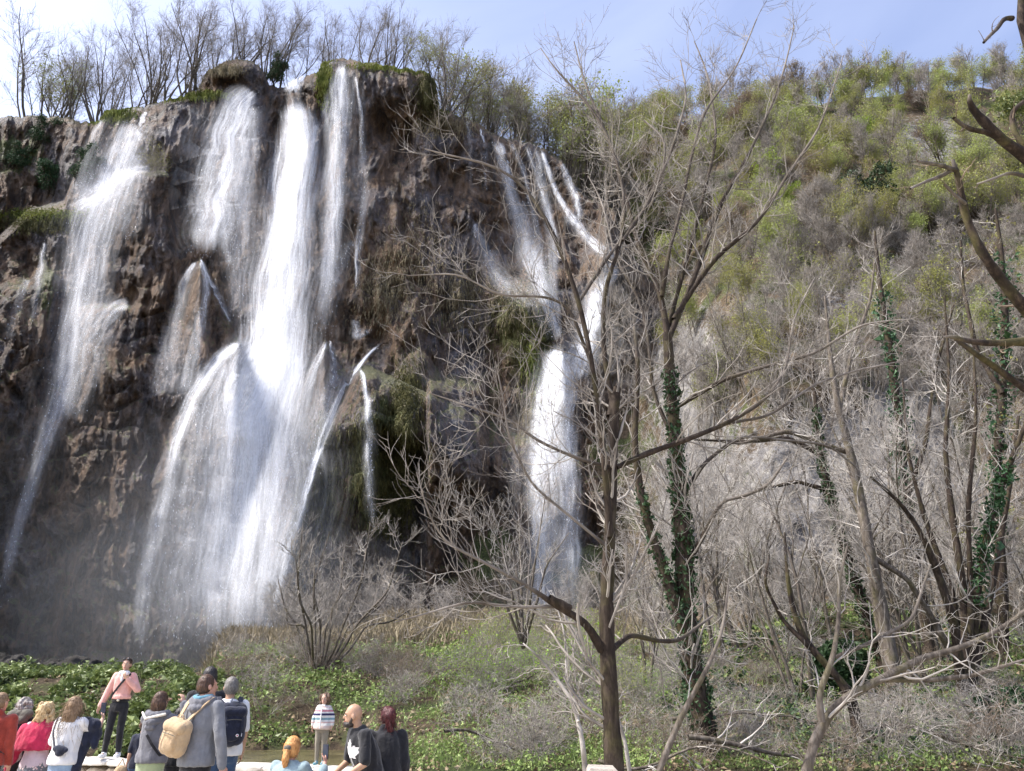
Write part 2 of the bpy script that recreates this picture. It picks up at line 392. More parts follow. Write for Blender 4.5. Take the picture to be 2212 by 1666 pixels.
def build_ground():
    t = NT("bank_soil"); co = t.coord()
    n1 = t.noise(co, 0.5, 5, 0.6); n2 = t.noise(co, 4.0, 6, 0.65); n3 = t.noise(co, 14.0, 4, 0.6)
    c = t.ramp(n2, [(0.3, (0.02, 0.015, 0.010)), (0.5, (0.06, 0.043, 0.027)), (0.7, (0.14, 0.10, 0.065))])
    g = t.ramp(n3, [(0.35, (0.015, 0.025, 0.008)), (0.65, (0.07, 0.10, 0.028))])
    c = t.mix(t.rng(n1, 0.45, 0.56, 0, 0.85), c, g)
    m = t.fin(c, 0.95, t.bump(t.math('ADD', n2, t.math('MULTIPLY', n3, 0.4)), 0.9, 0.12), 0.2)
    ys = np.concatenate([np.linspace(10.0, 32, 190, endpoint=False), np.linspace(32, 82, 110)])
    xs = np.linspace(-1, 1, 300)
    Y = np.broadcast_to(ys[:, None], (len(ys), 300)); X = xs[None, :] * (24 + 0.95 * Y)
    X = X + 0.12 * Y
    pts = np.stack([X, Y, ground_z(X, Y)], -1)
    tag(link("river_bank", np_mesh("river_bank", pts.reshape(-1, 3), grid_faces(len(ys), 300), m)), kind="structure")
    # path the visitors stand on, with the far base sheet
    pm = mat_simple("gravel_path", (0.32, 0.28, 0.22), (0.5, 0.45, 0.37), 9, 0.95, 0.5)
    me = np_mesh("path", [(-40, -30, 0), (40, -30, 0), (40, 10.0, 0), (-1.95, 10.0, 0), (-1.95, 12.35, 0), (-11.5, 15.83, 0), (-40, 15.83, 0)], np.array([[0, 1, 2, 3, 4, 5, 6]]), pm)
    tag(link("path", me), kind="structure")
    gm = mat_simple("base_soil", (0.08, 0.06, 0.04), (0.16, 0.13, 0.08), 1.0, 0.95, 0.5)
    me = np_mesh("ground", [(-900, -600, -0.6), (900, -600, -0.6), (900, 1500, -0.6), (-900, 1500, -0.6)], np.array([[0, 1, 2, 3]]), gm)
    tag(link("ground", me), kind="structure")
    # stream behind the wall
    t = NT("stream_water"); co = t.coord()
    h = t.math('ADD', t.noise(t.mapping(co, (1, 2.5, 1)), 3.0, 4), t.math('MULTIPLY', t.noise(t.mapping(co, (1, 2.5, 1)), 11.0, 3), 0.4))
    col = t.ramp(t.noise(co, 1.5, 4), [(0.3, (0.05, 0.045, 0.02)), (0.6, (0.15, 0.13, 0.06))])
    wm = t.fin(col, 0.08, t.bump(h, 0.5, 0.08), 0.6)
    nx = 80
    xs = np.linspace(-11, -1.9, nx); r = np.linspace(0, 1, 12)
    X, R_ = np.meshgrid(xs, r); Y0 = 14.0 - .364 * (X + 6.48) + 0.1; Y = Y0 + (20 - Y0) * R_
    pts = np.stack([X, Y, 0.50 + 0.004 * noise(X * 2, Y * 3)], -1)
    tag(link("stream_water", np_mesh("stream_water", pts.reshape(-1, 3), grid_faces(12, nx), wm)), kind="structure")
    xs = np.linspace(-75, -4, 60); r = np.linspace(27, 74, 30); X, Y = np.meshgrid(xs, r)
    pts = np.stack([X, Y, 0.62 + 0.05 * noise(X * .8, Y)], -1)
    tag(link("pool_water", np_mesh("pool_water", pts.reshape(-1, 3), grid_faces(30, 60), wm)), kind="structure")
build_ground()

# ================================================================ falling water
def water_material():
    t = NT("falling_water")
    u = t.attr("u"); v = t.attr("v"); dens = t.attr("dens"); seed = t.attr("seed")
    comb = t.n("ShaderNodeCombineXYZ"); t.put(comb.inputs[0], u); t.put(comb.inputs[1], v); t.put(comb.inputs[2], seed)
    c = comb.outputs[0]
    s1 = t.noise(t.mapping(c, (1.0, 0.085, 1)), 0.75, 4, 0.62, 0.5)    # broad veils
    s2 = t.noise(t.mapping(c, (1.0, 0.06, 1)), 3.2, 4, 0.7, 0.25)      # strands
    s3 = t.noise(t.mapping(c, (1.0, 0.45, 1)), 8.0, 3, 0.7)            # spray grain
    e = t.attr("edge")
    # wavering edges, veils and strands
    e = t.math('MULTIPLY', e, t.rng(t.math('ADD', e, t.math('MULTIPLY', t.math('SUBTRACT', s2, 0.5), 1.6)), 0.0, 0.75, 0.0, 1.0, True))
    st = t.math('ADD', t.math('MULTIPLY', t.rng(s1, 0.36, 0.66), 0.55), t.math('ADD', t.math('MULTIPLY', t.rng(s2, 0.40, 0.66), 0.42), t.math('MULTIPLY', t.rng(s3, 0.45, 0.7), 0.22)))
    a = t.math('MULTIPLY', t.math('MULTIPLY', t.math('POWER', dens, 2.0), e), t.math('ADD', 0.03, t.math('MULTIPLY', t.math('POWER', st, 1.5), 0.58)), clamp=True)
    s0 = t.noise(t.mapping(c, (1.0, 0.035, 1)), 0.42, 3, 0.6, 0.3)      # broad gaps where rock shows through
    a = t.math('MULTIPLY', a, t.math('MAXIMUM', t.rng(s0, 0.36, 0.56, 0.42, 1.0, True), t.rng(dens, 1.15, 1.4)))
    # droplets scatter light in all directions: average facing rather than that of a sheet
    nv = t.n("ShaderNodeCombineXYZ")
    for i, q in enumerate((-0.50, -0.62, 0.60)): nv.inputs[i].default_value = q
    bn = t.bump(t.math('ADD', s2, s3), 0.7, 0.5)
    vm = t.n("ShaderNodeVectorMath"); vm.operation = 'MULTIPLY_ADD'; t.put(vm.inputs[0], bn); vm.inputs[1].default_value = (0.8, 0.3, 0.8); t.put(vm.inputs[2], nv.outputs[0])
    vn = t.n("ShaderNodeVectorMath"); vn.operation = 'NORMALIZE'; t.put(vn.inputs[0], vm.outputs[0])
    d = t.n("ShaderNodeBsdfDiffuse"); d.inputs[0].default_value = (0.93, 0.95, 1.0, 1); t.put(d.inputs["Normal"], vn.outputs[0])
    tr = t.n("ShaderNodeBsdfTransparent")
    tl = t.n("ShaderNodeBsdfTranslucent"); tl.inputs[0].default_value = (0.9, 0.93, 1.0, 1)
    m1 = t.n("ShaderNodeMixShader"); m1.inputs[0].default_value = 0.2
    t.t.links.new(d.outputs[0], m1.inputs[1]); t.t.links.new(tl.outputs[0], m1.inputs[2])
    m2 = t.n("ShaderNodeMixShader"); t.put(m2.inputs[0], a)
    t.t.links.new(tr.outputs[0], m2.inputs[1]); t.t.links.new(m1.outputs[0], m2.inputs[2])
    t.t.links.new(m2.outputs[0], t.out.inputs["Surface"])
    return t.m
WATER = water_material()
DROP = NT("water_drops").fin((0.93, 0.95, 1.0), 0.35, None, 0.5)
wr = np.random.default_rng(11)
def resample(pts, n):
    pts = np.asarray(pts, float)
    d = np.concatenate([[0], np.cumsum(np.linalg.norm(np.diff(pts[:, :2], axis=0), axis=1))])
    # smooth (catmull-rom like) by dense interpolation + box filter
    s = np.linspace(0, d[-1], n)
    out = np.stack([np.interp(s, d, pts[:, k]) for k in range(pts.shape[1])], 1)
    k = max(1, n // 12)
    ker = np.ones(2 * k + 1) / (2 * k + 1)
    pad = np.concatenate([np.repeat(out[:1], k, 0), out, np.repeat(out[-1:], k, 0)])
    sm = np.stack([np.convolve(pad[:, j], ker, 'valid') for j in range(out.shape[1])], 1)
    sm[0, :2] = out[0, :2]
    return sm, d[-1]
SEED = [0]
def ribbon(path, off, layers=2, Dfun=None, spread=0.15):
    """path rows: x, y, half width, density.  returns verts, faces, attrs"""
    V, Fc, A = [], [], {k: [] for k in ("u", "v", "dens", "edge", "seed")}
    base = 0
    for L in range(layers + 1):
        veil = L == layers
        SEED[0] += 1
        n = 70; m = 17
        s, ln = resample(path, n)
        c = s[:, :2].copy(); hw = s[:, 2] * (1.3 + 0.2 * L) * (1 + 0.18 * noise(np.arange(n) / 9.0, SEED[0] * 2.1)); de = np.clip(s[:, 3] * (1 + 0.35 * sstep(16, 6, s[:, 2])), 0, 1.7)
        if veil: hw = hw * (1.35 + 0.25 * np.linspace(0, 1, n)); de = de * 0.52
        c[:, 0] += wr.normal() * spread * hw + (3 + 0.14 * hw) * noise(np.arange(n) / 9.0, SEED[0] * 3.7) + 2.0 * noise(np.arange(n) / 3.0, SEED[0] * 5.1)
        tg = np.gradient(c, axis=0); tg /= np.linalg.norm(tg, axis=1)[:, None] + 1e-9
        nr = np.stack([tg[:, 1], -tg[:, 0]], 1)
        w = np.linspace(-1, 1, m)
        P2 = c[:, None] + nr[:, None] * (hw[:, None] * w[None])[..., None]
        D = cliff_D(P2[..., 0], P2[..., 1], False) if Dfun is None else Dfun(P2[..., 0], P2[..., 1])
        # smooth depth down the fall so free fall leaves the rock
        Dm = D.copy()
        for k in range(1, n): Dm[k] = np.minimum(Dm[k], Dm[k - 1] * 0.985 + D[k] * 0.015)
        D = 0.35 * D + 0.65 * Dm
        if off > 0.85: D = D - 2.2 * np.linspace(0, 1, n)[:, None] ** 1.3 * min(1.0, ln / 400.0)
        D = D - off - 1.1 * L - 0.5 * (1 - w[None] ** 2) - 0.7 * fbm(P2[..., 0] / 22.0, P2[..., 1] / 60.0, SEED[0] * 1.3, 3)
        p = PT(P2[..., 0], P2[..., 1], D)
        arc = np.linspace(0, ln, n) * 0.05
        V.append(p.reshape(-1, 3)); Fc.append(grid_faces(n, m, base)); base += n * m
        A["u"].append(((hw[:, None] * w[None]) * 0.05).ravel()); A["v"].append(np.broadcast_to(arc[:, None], (n, m)).ravel())
        fade = np.minimum(1, np.arange(n) / 3.0)[:, None] * np.minimum(1, (n - 1 - np.arange(n)) / 8.0)[:, None]
        ed = np.clip(np.exp(-(w[None] * 1.55) ** 2) - 0.09, 0, 1) * 1.1 * fade
        A["edge"].append(np.broadcast_to(ed, (n, m)).ravel()); A["dens"].append(np.broadcast_to(de[:, None], (n, m)).ravel())
        A["seed"].append(np.full(n * m, SEED[0] * 7.31))
    return V, Fc, A
def drops(path, off, cnt, size=0.036):
    s, ln = resample(path, 80)
    wgt = s[:, 2] * s[:, 3]; wgt = np.maximum(wgt, 0) / wgt.sum()
    k = wr.choice(80, cnt, p=wgt)
    x = s[k, 0] + wr.normal(size=cnt) * s[k, 2] * 0.55; y = s[k, 1] + wr.uniform(-1, 1, cnt) * ln / 80
    D = cliff_D(x, y, False) - off - wr.uniform(0.3, 2.5, cnt)
    c = PT(x, y, D)
    ln_ = size * wr.uniform(0.8, 3.5, cnt); wd = size * wr.uniform(0.3, 0.8, cnt)
    an = wr.uniform(0, PI, cnt)
    sd = np.stack([np.cos(an), np.sin(an), 0.3 * wr.normal(size=cnt)], 1) * wd[:, None]
    up = np.stack([0.25 * wr.normal(size=cnt) - 0.1, 0.25 * wr.normal(size=cnt), np.ones(cnt)], 1) * ln_[:, None]
    v = np.stack([c - sd, c - up, c + sd, c + up], 1).reshape(-1, 3)
    return v, np.arange(cnt * 4).reshape(-1, 4)
def waterfall(label, paths, nd=1500):
    """paths: list of (rows, offset, layers)"""
    top = PT(paths[0][0][0][0], paths[0][0][0][1], cliff_D(paths[0][0][0][0], paths[0][0][0][1]))
    rt = empty("waterfall", (0, 0, 0), label, "waterfall", "waterfalls pouring down the cliff")
    rt.location = Vector(top)
    V, Fc, A = [], [], None; base = 0
    dv, df, db = [], [], 0
    tot = sum(np.mean([r[2] * r[3] for r in p[0]]) * abs(p[0][-1][1] - p[0][0][1]) for p in paths)
    for rows, off, lay in paths:
        v, f, a = ribbon(rows, off, lay)
        for q in v: V.append(q)
        for q in f: Fc.append(q + base)
        base += sum(len(q) for q in v)
        A = a if A is None else {k: A[k] + a[k] for k in A}
        share = np.mean([r[2] * r[3] for r in rows]) * abs(rows[-1][1] - rows[0][1]) / tot
        x, y = drops(rows, off, max(20, int(nd * 0.32 * share)))
        dv.append(x); df.append(y + db); db += len(x)
    V = np.concatenate(V) - top; 
    me = np_mesh("water_veil", V, np.concatenate(Fc), WATER, attrs={k: np.concatenate(q) for k, q in A.items()})
    link("water_veil", me, parent=rt)
    me = np_mesh("spray", np.concatenate(dv) - top, np.concatenate(df), DROP, smooth=False)
    link("spray", me, parent=rt)
    return rt
waterfall("leftmost tall white fall spreading from a mossy lip and slanting down to the left edge", [
    ([(300,238,8,1),(285,262,22,1.2),(262,310,48,1.1),(235,370,62,1.0),(215,430,52,1.15),(190,520,52,1.0),(172,620,48,.9),(158,720,42,.8),(135,830,36,.75),(108,910,24,.8),(75,1010,18,.7),(45,1110,14,.6),(15,1220,14,.5),(-10,1330,16,.4)], 1.4, 3),
    ([(222,255,6,1),(205,300,14,.9),(185,360,20,.8),(165,430,26,.8)], 1.0, 1),
    ([(318,240,5,1),(308,270,9,1),(300,310,12,.9)], 1.0, 1),
    ([(330,362,9,.9),(300,366,14,1.05),(262,382,20,1.1),(225,412,26,1.1),(185,440,22,1.0),(150,456,14,.7)], 1.2, 2),
    ([(305,330,26,.8),(300,372,28,.7),(285,440,30,.6),(275,520,26,.45)], 2.6, 1),
    ([(285,655,12,.9),(250,662,24,.95),(215,700,36,.9),(185,760,40,.8),(165,840,38,.65),(150,920,34,.45)], 1.6, 2),
    ([(95,520,5,.9),(88,570,8,.8),(78,620,10,.6),(68,700,12,.4)], .8, 1),
    ([(60,600,8,.9),(40,660,16,.7),(20,740,20,.45)], .8, 1)], 5200)
waterfall("broad hanging fall to the left of the main white column, fading out halfway down", [
    ([(555,196,5,1.1),(535,206,22,1.2),(505,228,36,1.2),(488,290,46,1.15),(472,360,52,1.05),(455,430,50,1.1),(445,490,42,1.0),(440,560,30,.6)], 1.6, 3),
    ([(545,215,26,.9),(530,300,34,.85),(520,400,42,.75),(515,500,44,.7),(512,600,36,.6),(518,700,26,.4)], 2.2, 2),
    ([(478,440,16,1.0),(490,520,14,.9),(496,580,8,.6)], 3.0, 1)], 3800)
waterfall("main white column of water, widest and brightest, that bursts over a tufa mound", [
    ([(628,188,6,1.0),(640,205,28,1.25),(650,270,38,1.3),(646,350,40,1.3),(636,430,42,1.3),(624,520,46,1.3),(614,610,50,1.25),(604,700,52,1.3),(596,760,56,1.45),(580,830,68,1.4),(558,920,78,1.2),(545,1020,84,1.05),(532,1130,84,1.0),(520,1250,82,.95),(505,1370,84,.7),(500,1440,90,.4)], 3.2, 4),
    ([(655,165,4,1.1),(640,180,9,1.2),(625,196,14,1.2)], 1.2, 1),
    ([(685,262,8,1.0),(678,330,16,.9),(668,420,20,.8),(655,520,24,.7)], 2.4, 1),
    ([(598,745,40,1.3),(565,800,62,1.35),(545,870,50,1.2),(520,960,38,.9)], 4.4, 2),
    ([(575,800,50,.75),(545,900,95,.8),(520,1020,115,.75),(500,1150,130,.72),(480,1280,140,.66),(465,1400,140,.45)], 2.6, 2),
    ([(650,760,30,1.0),(628,850,34,1.05),(612,950,34,.9),(598,1060,30,.9),(586,1180,28,.85),(575,1300,28,.6)], 2.4, 2)], 8000)
waterfall("narrow fall from the highest lip of the cliff beside a mossy pillar", [
    ([(745,128,5,1.2),(742,160,16,1.25),(738,220,24,1.2),(736,300,24,1.1),(730,390,24,1.1),(724,470,22,1.05),(716,560,20,.8),(706,660,20,.55),(698,730,18,.4)], 1.8, 3),
    ([(765,150,3,1.1),(775,220,5,.95),(784,300,7,.9),(790,380,12,.85),(780,470,14,.7),(772,540,6,1.0),(770,640,5,.8)], 1.6, 1),
    ([(722,150,3,.9),(706,200,6,.6),(700,260,7,.5)], .8, 1),
    ([(770,520,12,.6),(740,560,18,.55),(720,620,16,.5)], 1.6, 1)], 2400)
waterfall("thin forked stream running down the left tufa cone to the foot of the cliff", [
    ([(540,742,6,1.2),(512,738,10,1.1),(480,762,13,1.25),(450,806,16,1.3),(420,858,16,1.25),(395,905,12,1.2),(382,960,13,1.0),(370,1030,15,.9),(348,1120,24,.85),(330,1200,24,.75),(312,1280,20,.7),(305,1380,14,.6),(303,1440,12,.4)], .5, 3),
    ([(470,775,26,.75),(450,850,36,.75),(430,930,36,.7),(410,1020,34,.6),(395,1100,34,.5)], .6, 2),
    ([(425,870,14,.8),(420,960,16,.7),(415,1050,18,.5)], .5, 1),
    ([(430,556,3,1.1),(444,600,8,.95),(440,660,10,.9),(425,730,18,.85),(408,800,24,.8),(395,870,20,.7)], 1.2, 2),
    ([(432,556,2,1.1),(455,610,5,1.0),(480,660,5,.95),(500,700,5,.9)], .8, 1),
    ([(428,560,3,1.0),(400,600,12,.7),(385,680,20,.6),(372,770,22,.6),(365,870,20,.5)], 1.0, 2),
    ([(360,700,16,.5),(345,780,20,.55),(340,860,20,.45)], 1.0, 1),
    ([(375,1050,20,.5),(400,1150,40,.45),(380,1280,50,.4),(370,1400,50,.3)], 2.5, 2)], 2600)
waterfall("bright slanting trickle along the left edge of the mossy hollow", [
    ([(830,738,2,1.1),(800,762,4,1.1),(772,788,6,1.25),(745,835,8,1.2),(718,880,9,1.3),(700,925,9,1.3),(682,985,9,1.3),(664,1045,9,1.3),(645,1100,12,1.2),(626,1170,15,1.15),(608,1240,14,1.0),(592,1310,14,.8),(580,1370,14,.5)], .35, 2),
    ([(735,800,20,.7),(700,880,28,.75),(672,960,30,.75),(650,1050,30,.7),(625,1150,30,.65),(605,1260,30,.5)], .3, 2),
    ([(708,732,3,1.1),(690,770,8,1.0),(665,830,10,1.0),(648,900,11,.95),(634,970,12,.9),(620,1050,12,.85)], .35, 2),
    ([(712,734,2,1.1),(722,780,7,.85),(718,840,8,.7)], .8, 1)], 1500)
waterfall("short dripping trickle in front of the dark mossy hollow", [
    ([(776,790,3,1.1),(788,820,5,1.05),(796,880,9,1.0),(800,940,11,.95),(800,1010,10,.8),(804,1090,10,.6),(808,1150,8,.35)], 1.0, 2),
    ([(770,690,8,.7),(775,730,10,.75),(800,710,6,.6)], .8, 1)], 500)
waterfall("right hand fan of thin falls crossed by bare twigs, gathering into one chute", [
    ([(1064,290,8,1.1),(1078,330,12,.95),(1098,400,14,.85),(1122,480,18,.8),(1142,550,24,.85),(1165,620,26,1.05),(1185,660,20,1.15),(1200,720,14,1.25),(1204,750,14,1.3)], .9, 2),
    ([(1082,300,4,1.0),(1095,350,8,.9),(1108,430,12,.8),(1130,520,16,.8),(1150,600,18,.85)], .9, 1),
    ([(1150,312,4,1.0),(1166,360,8,.9),(1176,430,12,.8),(1186,520,14,.75),(1192,620,14,.8),(1198,700,10,.9)], .9, 1),
    ([(1130,430,10,.7),(1150,500,22,.7),(1165,580,26,.75),(1180,650,22,.9)], 1.0, 1),
    ([(1100,302,4,1.1),(1125,350,7,.9),(1150,430,8,.8),(1165,520,12,.75),(1170,610,16,.8)], .8, 1),
    ([(1135,308,4,1.1),(1160,370,8,.9),(1180,440,8,.85),(1205,520,8,.75),(1200,600,10,.6)], .8, 1),
    ([(1172,320,4,1.1),(1190,390,7,1.0),(1208,430,6,1.1),(1235,470,10,1.15),(1262,505,10,1.2),(1290,535,12,1.35),(1325,555,14,1.35),(1348,552,5,1.0)], .8, 2),
    ([(1215,350,3,1.0),(1228,390,8,1.0),(1245,430,9,1.0),(1255,480,10,1.1)], .8, 1),
    ([(1022,478,3,.9),(1040,530,14,.75),(1066,590,18,.75),(1105,640,12,.7)], .8, 2),
    ([(1060,540,10,.6),(1090,600,24,.7),(1130,640,22,.8),(1160,665,12,.8)], .8, 1),
    ([(1010,258,3,1.1),(1016,310,4,.8),(1018,400,4,.5)], .6, 1),
    ([(1040,275,3,1.1),(1046,330,4,.8),(1052,420,4,.4)], .6, 1)], 2600)
waterfall("white chute on the right, behind the bare tree", [
    ([(1200,735,12,1.3),(1206,775,26,1.35),(1206,830,42,1.25),(1198,880,50,1.15),(1192,930,52,1.0),(1188,1000,52,.85),(1190,1080,52,.78),(1192,1160,52,.75),(1194,1250,50,.7),(1192,1340,50,.6),(1190,1410,46,.35)], 1.0, 3),
    ([(1196,900,20,1.2),(1174,960,22,1.2),(1162,1040,22,1.15),(1164,1140,22,1.1),(1172,1240,24,1.15),(1176,1330,24,1.1),(1178,1430,22,.9)], 1.4, 2),
    ([(1222,900,14,1.1),(1228,980,18,1.1),(1232,1080,18,1.05),(1232,1180,20,1.15),(1228,1290,20,1.1),(1224,1430,18,.9)], 1.4, 2),
    ([(1328,560,10,1.3),(1325,600,14,.9),(1300,615,14,1.2),(1288,650,22,1.3),(1278,710,22,1.3),(1262,770,26,1.3),(1240,830,26,1.1)], 1.0, 3)], 4200)
# ================================================================ mist at the foot of the falls
def ellipsoid_mesh(name, rx, ry, rz, seed, lump=0.25, nu=40, nv=24):
    a = np.linspace(0, 2 * PI, nu, endpoint=False); b = np.linspace(0.04, PI - 0.04, nv)
    B, Aa = np.meshgrid(b, a, indexing='ij')
    d = np.stack([np.sin(B) * np.cos(Aa), np.sin(B) * np.sin(Aa), np.cos(B)], -1)
    k = 1 + lump * fbm(d[..., 0] * 1.6 + seed, d[..., 1] * 1.6, d[..., 2] * 1.6 + seed, 3)
    v = d * k[..., None] * np.array([rx, ry, rz])
    f = grid_faces(nv, nu, 0, True)[:, ::-1]
    me = np_mesh(name, v.reshape(-1, 3), [f, np.array([[i for i in range(nu)]]), np.array([[(nv - 1) * nu + i for i in range(nu)][::-1]])], None)
    return me
def build_mist():
    def vm(nm, dens):
        t = NT(nm); t.t.nodes.remove(t.b)
        v = t.n("ShaderNodeVolumePrincipled"); v.inputs["Color"].default_value = (0.86, 0.91, 1, 1); v.inputs["Density"].default_value = dens; v.inputs["Anisotropy"].default_value = 0.35
        t.t.links.new(v.outputs[0], t.out.inputs["Volume"]); return t.m
    spec = [(470, 1360, 62, 17, 7, 10, .0055), (330, 1330, 60, 15, 6, 11, .0032), (430, 1150, 64, 12, 4, 13, .004), (545, 1000, 66, 8, 3.5, 14, .011),
            (130, 1250, 60, 22, 6, 15, .0018), (1190, 1330, 64, 6, 4, 7, .008)]
    rt = None
    bm_v, bm_f, base = [], [], 0
    for i, (x, y, D, rx, ry, rz, de) in enumerate(spec):
        me = ellipsoid_mesh("spray_mist", rx, ry, rz, i * 3.7 + 1, 0.22)
        me.materials.append(vm("mist_air", de))
        o = link("spray_mist", me); o.location = Vector(PT(x, y, D)); tag(o, kind="stuff")
build_mist()
# ================================================================ plants: generators
def tube(P, R, sides=3, cap=False):
    """P (N,n,3), R (N,n) -> verts, quads"""
    N, n = R.shape
    T = np.gradient(P, axis=1); T /= np.linalg.norm(T, axis=2, keepdims=True) + 1e-9
    ref = np.where(np.abs(T[:, :1, 2:3]) > 0.9, np.array([1., 0, 0]), np.array([0, 0, 1.]))
    A = np.cross(T, ref); A /= np.linalg.norm(A, axis=2, keepdims=True) + 1e-9
    B = np.cross(T, A)
    an = np.arange(sides) / sides * 2 * PI
    V = P[:, :, None] + R[:, :, None, None] * (np.cos(an)[None, None, :, None] * A[:, :, None] + np.sin(an)[None, None, :, None] * B[:, :, None])
    f = grid_faces(n, sides, 0, True)
    Fq = (f[None] + (np.arange(N) * n * sides)[:, None, None]).reshape(-1, 4)
    return V.reshape(-1, 3), Fq
def join(parts):
    V, Fq, b = [], [], 0
    for v, f in parts:
        V.append(v); Fq.append(f + b); b += len(v)
    return np.concatenate(V), np.concatenate(Fq)
def grow(P, R, k, L, ang=(25, 55), up=0.06, wig=0.16, rf=0.55, n=6, tmin=0.25, tmax=0.98, rg=None, rmin=0.002, lt=0.45, lenr=True):
    N, m = R.shape
    t = rg.uniform(tmin, tmax, (N, k)); fi = t * (m - 1); i0 = np.minimum(fi.astype(int), m - 2); w = (fi - i0)
    I = np.arange(N)[:, None]
    p = P[I, i0] * (1 - w[..., None]) + P[I, i0 + 1] * w[..., None]
    tg = P[I, i0 + 1] - P[I, i0]; tg /= np.linalg.norm(tg, axis=-1, keepdims=True) + 1e-9
    r = R[I, i0] * (1 - w) + R[I, i0 + 1] * w
    q = rg.normal(size=p.shape); q -= tg * np.sum(q * tg, -1, keepdims=True); q /= np.linalg.norm(q, axis=-1, keepdims=True) + 1e-9
    a = np.radians(rg.uniform(ang[0], ang[1], (N, k)))[..., None]
    d = tg * np.cos(a) + q * np.sin(a)
    ln = L * rg.uniform(0.55, 1.25, (N, k)) * (1 - lt * t)
    p = p.reshape(-1, 3); d = d.reshape(-1, 3); ln = ln.reshape(-1); r = r.reshape(-1)
    r0 = np.maximum(r * rf, rmin)
    out = np.empty((len(p), n, 3)); out[:, 0] = p
    for j in range(1, n):
        d = d + wig * rg.normal(size=d.shape); d[:, 2] += up; d /= np.linalg.norm(d, axis=1, keepdims=True)
        p = p + d * (ln / (n - 1))[:, None]; out[:, j] = p
    Rr = r0[:, None] * np.linspace(1, 0.35, n)[None]
    return out, np.maximum(Rr, rmin * 0.6)
def leaf_quads(c, size, rg, tilt=1.0, asp=0.65, up=0.0):
    n = len(c); size = np.broadcast_to(size, (n,))
    a = rg.normal(size=(n, 3)); a[:, 2] *= tilt; a /= np.linalg.norm(a, axis=1, keepdims=True)
    b = rg.normal(size=(n, 3)); b[:, 2] *= tilt; b -= a * np.sum(a * b, 1, keepdims=True); b /= np.linalg.norm(b, axis=1, keepdims=True)
    s = (size * np.exp(rg.normal(size=n) * 0.38))[:, None]
    nz = np.cross(a, b) * s * 0.18
    v = np.stack([c - a * s * 0.5, c + b * s * asp * 0.5 + nz, c + a * s * 0.5, c - b * s * asp * 0.5 + nz], 1)
    return v.reshape(-1, 3), np.arange(4 * n).reshape(-1, 4)

def bark_material(name, c1, c2, c3, moss=0.0, scale=14):
    t = NT(name); co = t.coord()
    v = t.mapping(co, (1, 1, 0.25))
    n1 = t.noise(v, scale, 6, 0.7, 0.3); n2 = t.noise(co, 3.0, 4)
    c = t.ramp(n1, [(0.3, c1), (0.5, c2), (0.7, c3)])
    if moss:
        mc = t.mix(t.noise(co, 40, 3), (0.05, 0.06, 0.015), (0.20, 0.17, 0.05))
        c = t.mix(t.math('MULTIPLY', t.rng(n2, 0.5, 0.62), moss), c, mc)
    c = t.mix(t.attr('pale'), c, t.ramp(t.noise(co, 2.2, 3), [(0.3, (0.11, 0.09, 0.075)), (0.7, (0.40, 0.355, 0.31))]))
    return t.fin(c, 0.85, t.bump(n1, 0.8, 0.02), 0.25)
BARK = bark_material("bark_brown", (0.012, 0.008, 0.006), (0.036, 0.025, 0.018), (0.088, 0.066, 0.05), 0.2)
BARKD = bark_material("bark_dark_gnarled", (0.010, 0.007, 0.005), (0.028, 0.019, 0.014), (0.09, 0.066, 0.048), 0.35)
BARKG = bark_material("bark_grey", (0.04, 0.032, 0.026), (0.11, 0.09, 0.073), (0.23, 0.20, 0.17), 0.3)
TWIG = mat_simple("twig_bark", (0.10, 0.082, 0.068), (0.46, 0.42, 0.375), 2.2, 0.75, 0.0)
TWIGP = mat_simple("pale_twig_bark", (0.12, 0.10, 0.085), (0.62, 0.575, 0.52), 1.8, 0.7, 0.0)
TWIGB = mat_simple("brown_twig_bark", (0.10, 0.075, 0.055), (0.27, 0.21, 0.155), 2.2, 0.8, 0.0)
def leaf_material(name, a, b, c, scale=1.2, rough=0.55, trans=0.25):
    t = NT(name); co = t.coord()
    oi = t.n("ShaderNodeObjectInfo")
    f = t.math('ADD', t.math('MULTIPLY', t.noise(co, scale, 3), 0.6), t.math('MULTIPLY', t.noise(co, scale * 14, 2), 0.4))
    col = t.ramp(f, [(0.35, a), (0.5, b), (0.65, c)])
    hs = t.n("ShaderNodeHueSaturation"); t.put(hs.inputs["Color"], col); t.put(hs.inputs["Hue"], t.rng(oi.outputs["Random"], 0, 1, 0.475, 0.52)); t.put(hs.inputs["Value"], t.rng(oi.outputs["Random"], 0, 1, 0.8, 1.2))
    m = t.fin(hs.outputs[0], rough, None, 0.35)
    tl = t.n("ShaderNodeBsdfTranslucent"); t.put(tl.inputs[0], hs.outputs[0])
    mx = t.n("ShaderNodeMixShader"); mx.inputs[0].default_value = trans
    t.t.links.new(t.b.outputs[0], mx.inputs[1]); t.t.links.new(tl.outputs[0], mx.inputs[2]); t.t.links.new(mx.outputs[0], t.out.inputs[0])
    return m
BUD = leaf_material("budding_leaves", (0.22, 0.235, 0.06), (0.33, 0.355, 0.10), (0.44, 0.46, 0.17))
FRESH = leaf_material("fresh_green_leaves", (0.16, 0.25, 0.03), (0.27, 0.40, 0.05), (0.40, 0.52, 0.10))
RUST = leaf_material("russet_buds", (0.16, 0.11, 0.07), (0.27, 0.20, 0.13), (0.36, 0.29, 0.20))
IVY = leaf_material("ivy_leaves", (0.012, 0.035, 0.012), (0.03, 0.075, 0.025), (0.09, 0.15, 0.07), 2.0, 0.55, 0.08)
HERB = leaf_material("herb_leaves", (0.08, 0.12, 0.03), (0.20, 0.27, 0.075), (0.37, 0.45, 0.15), 0.8, 0.5, 0.2)
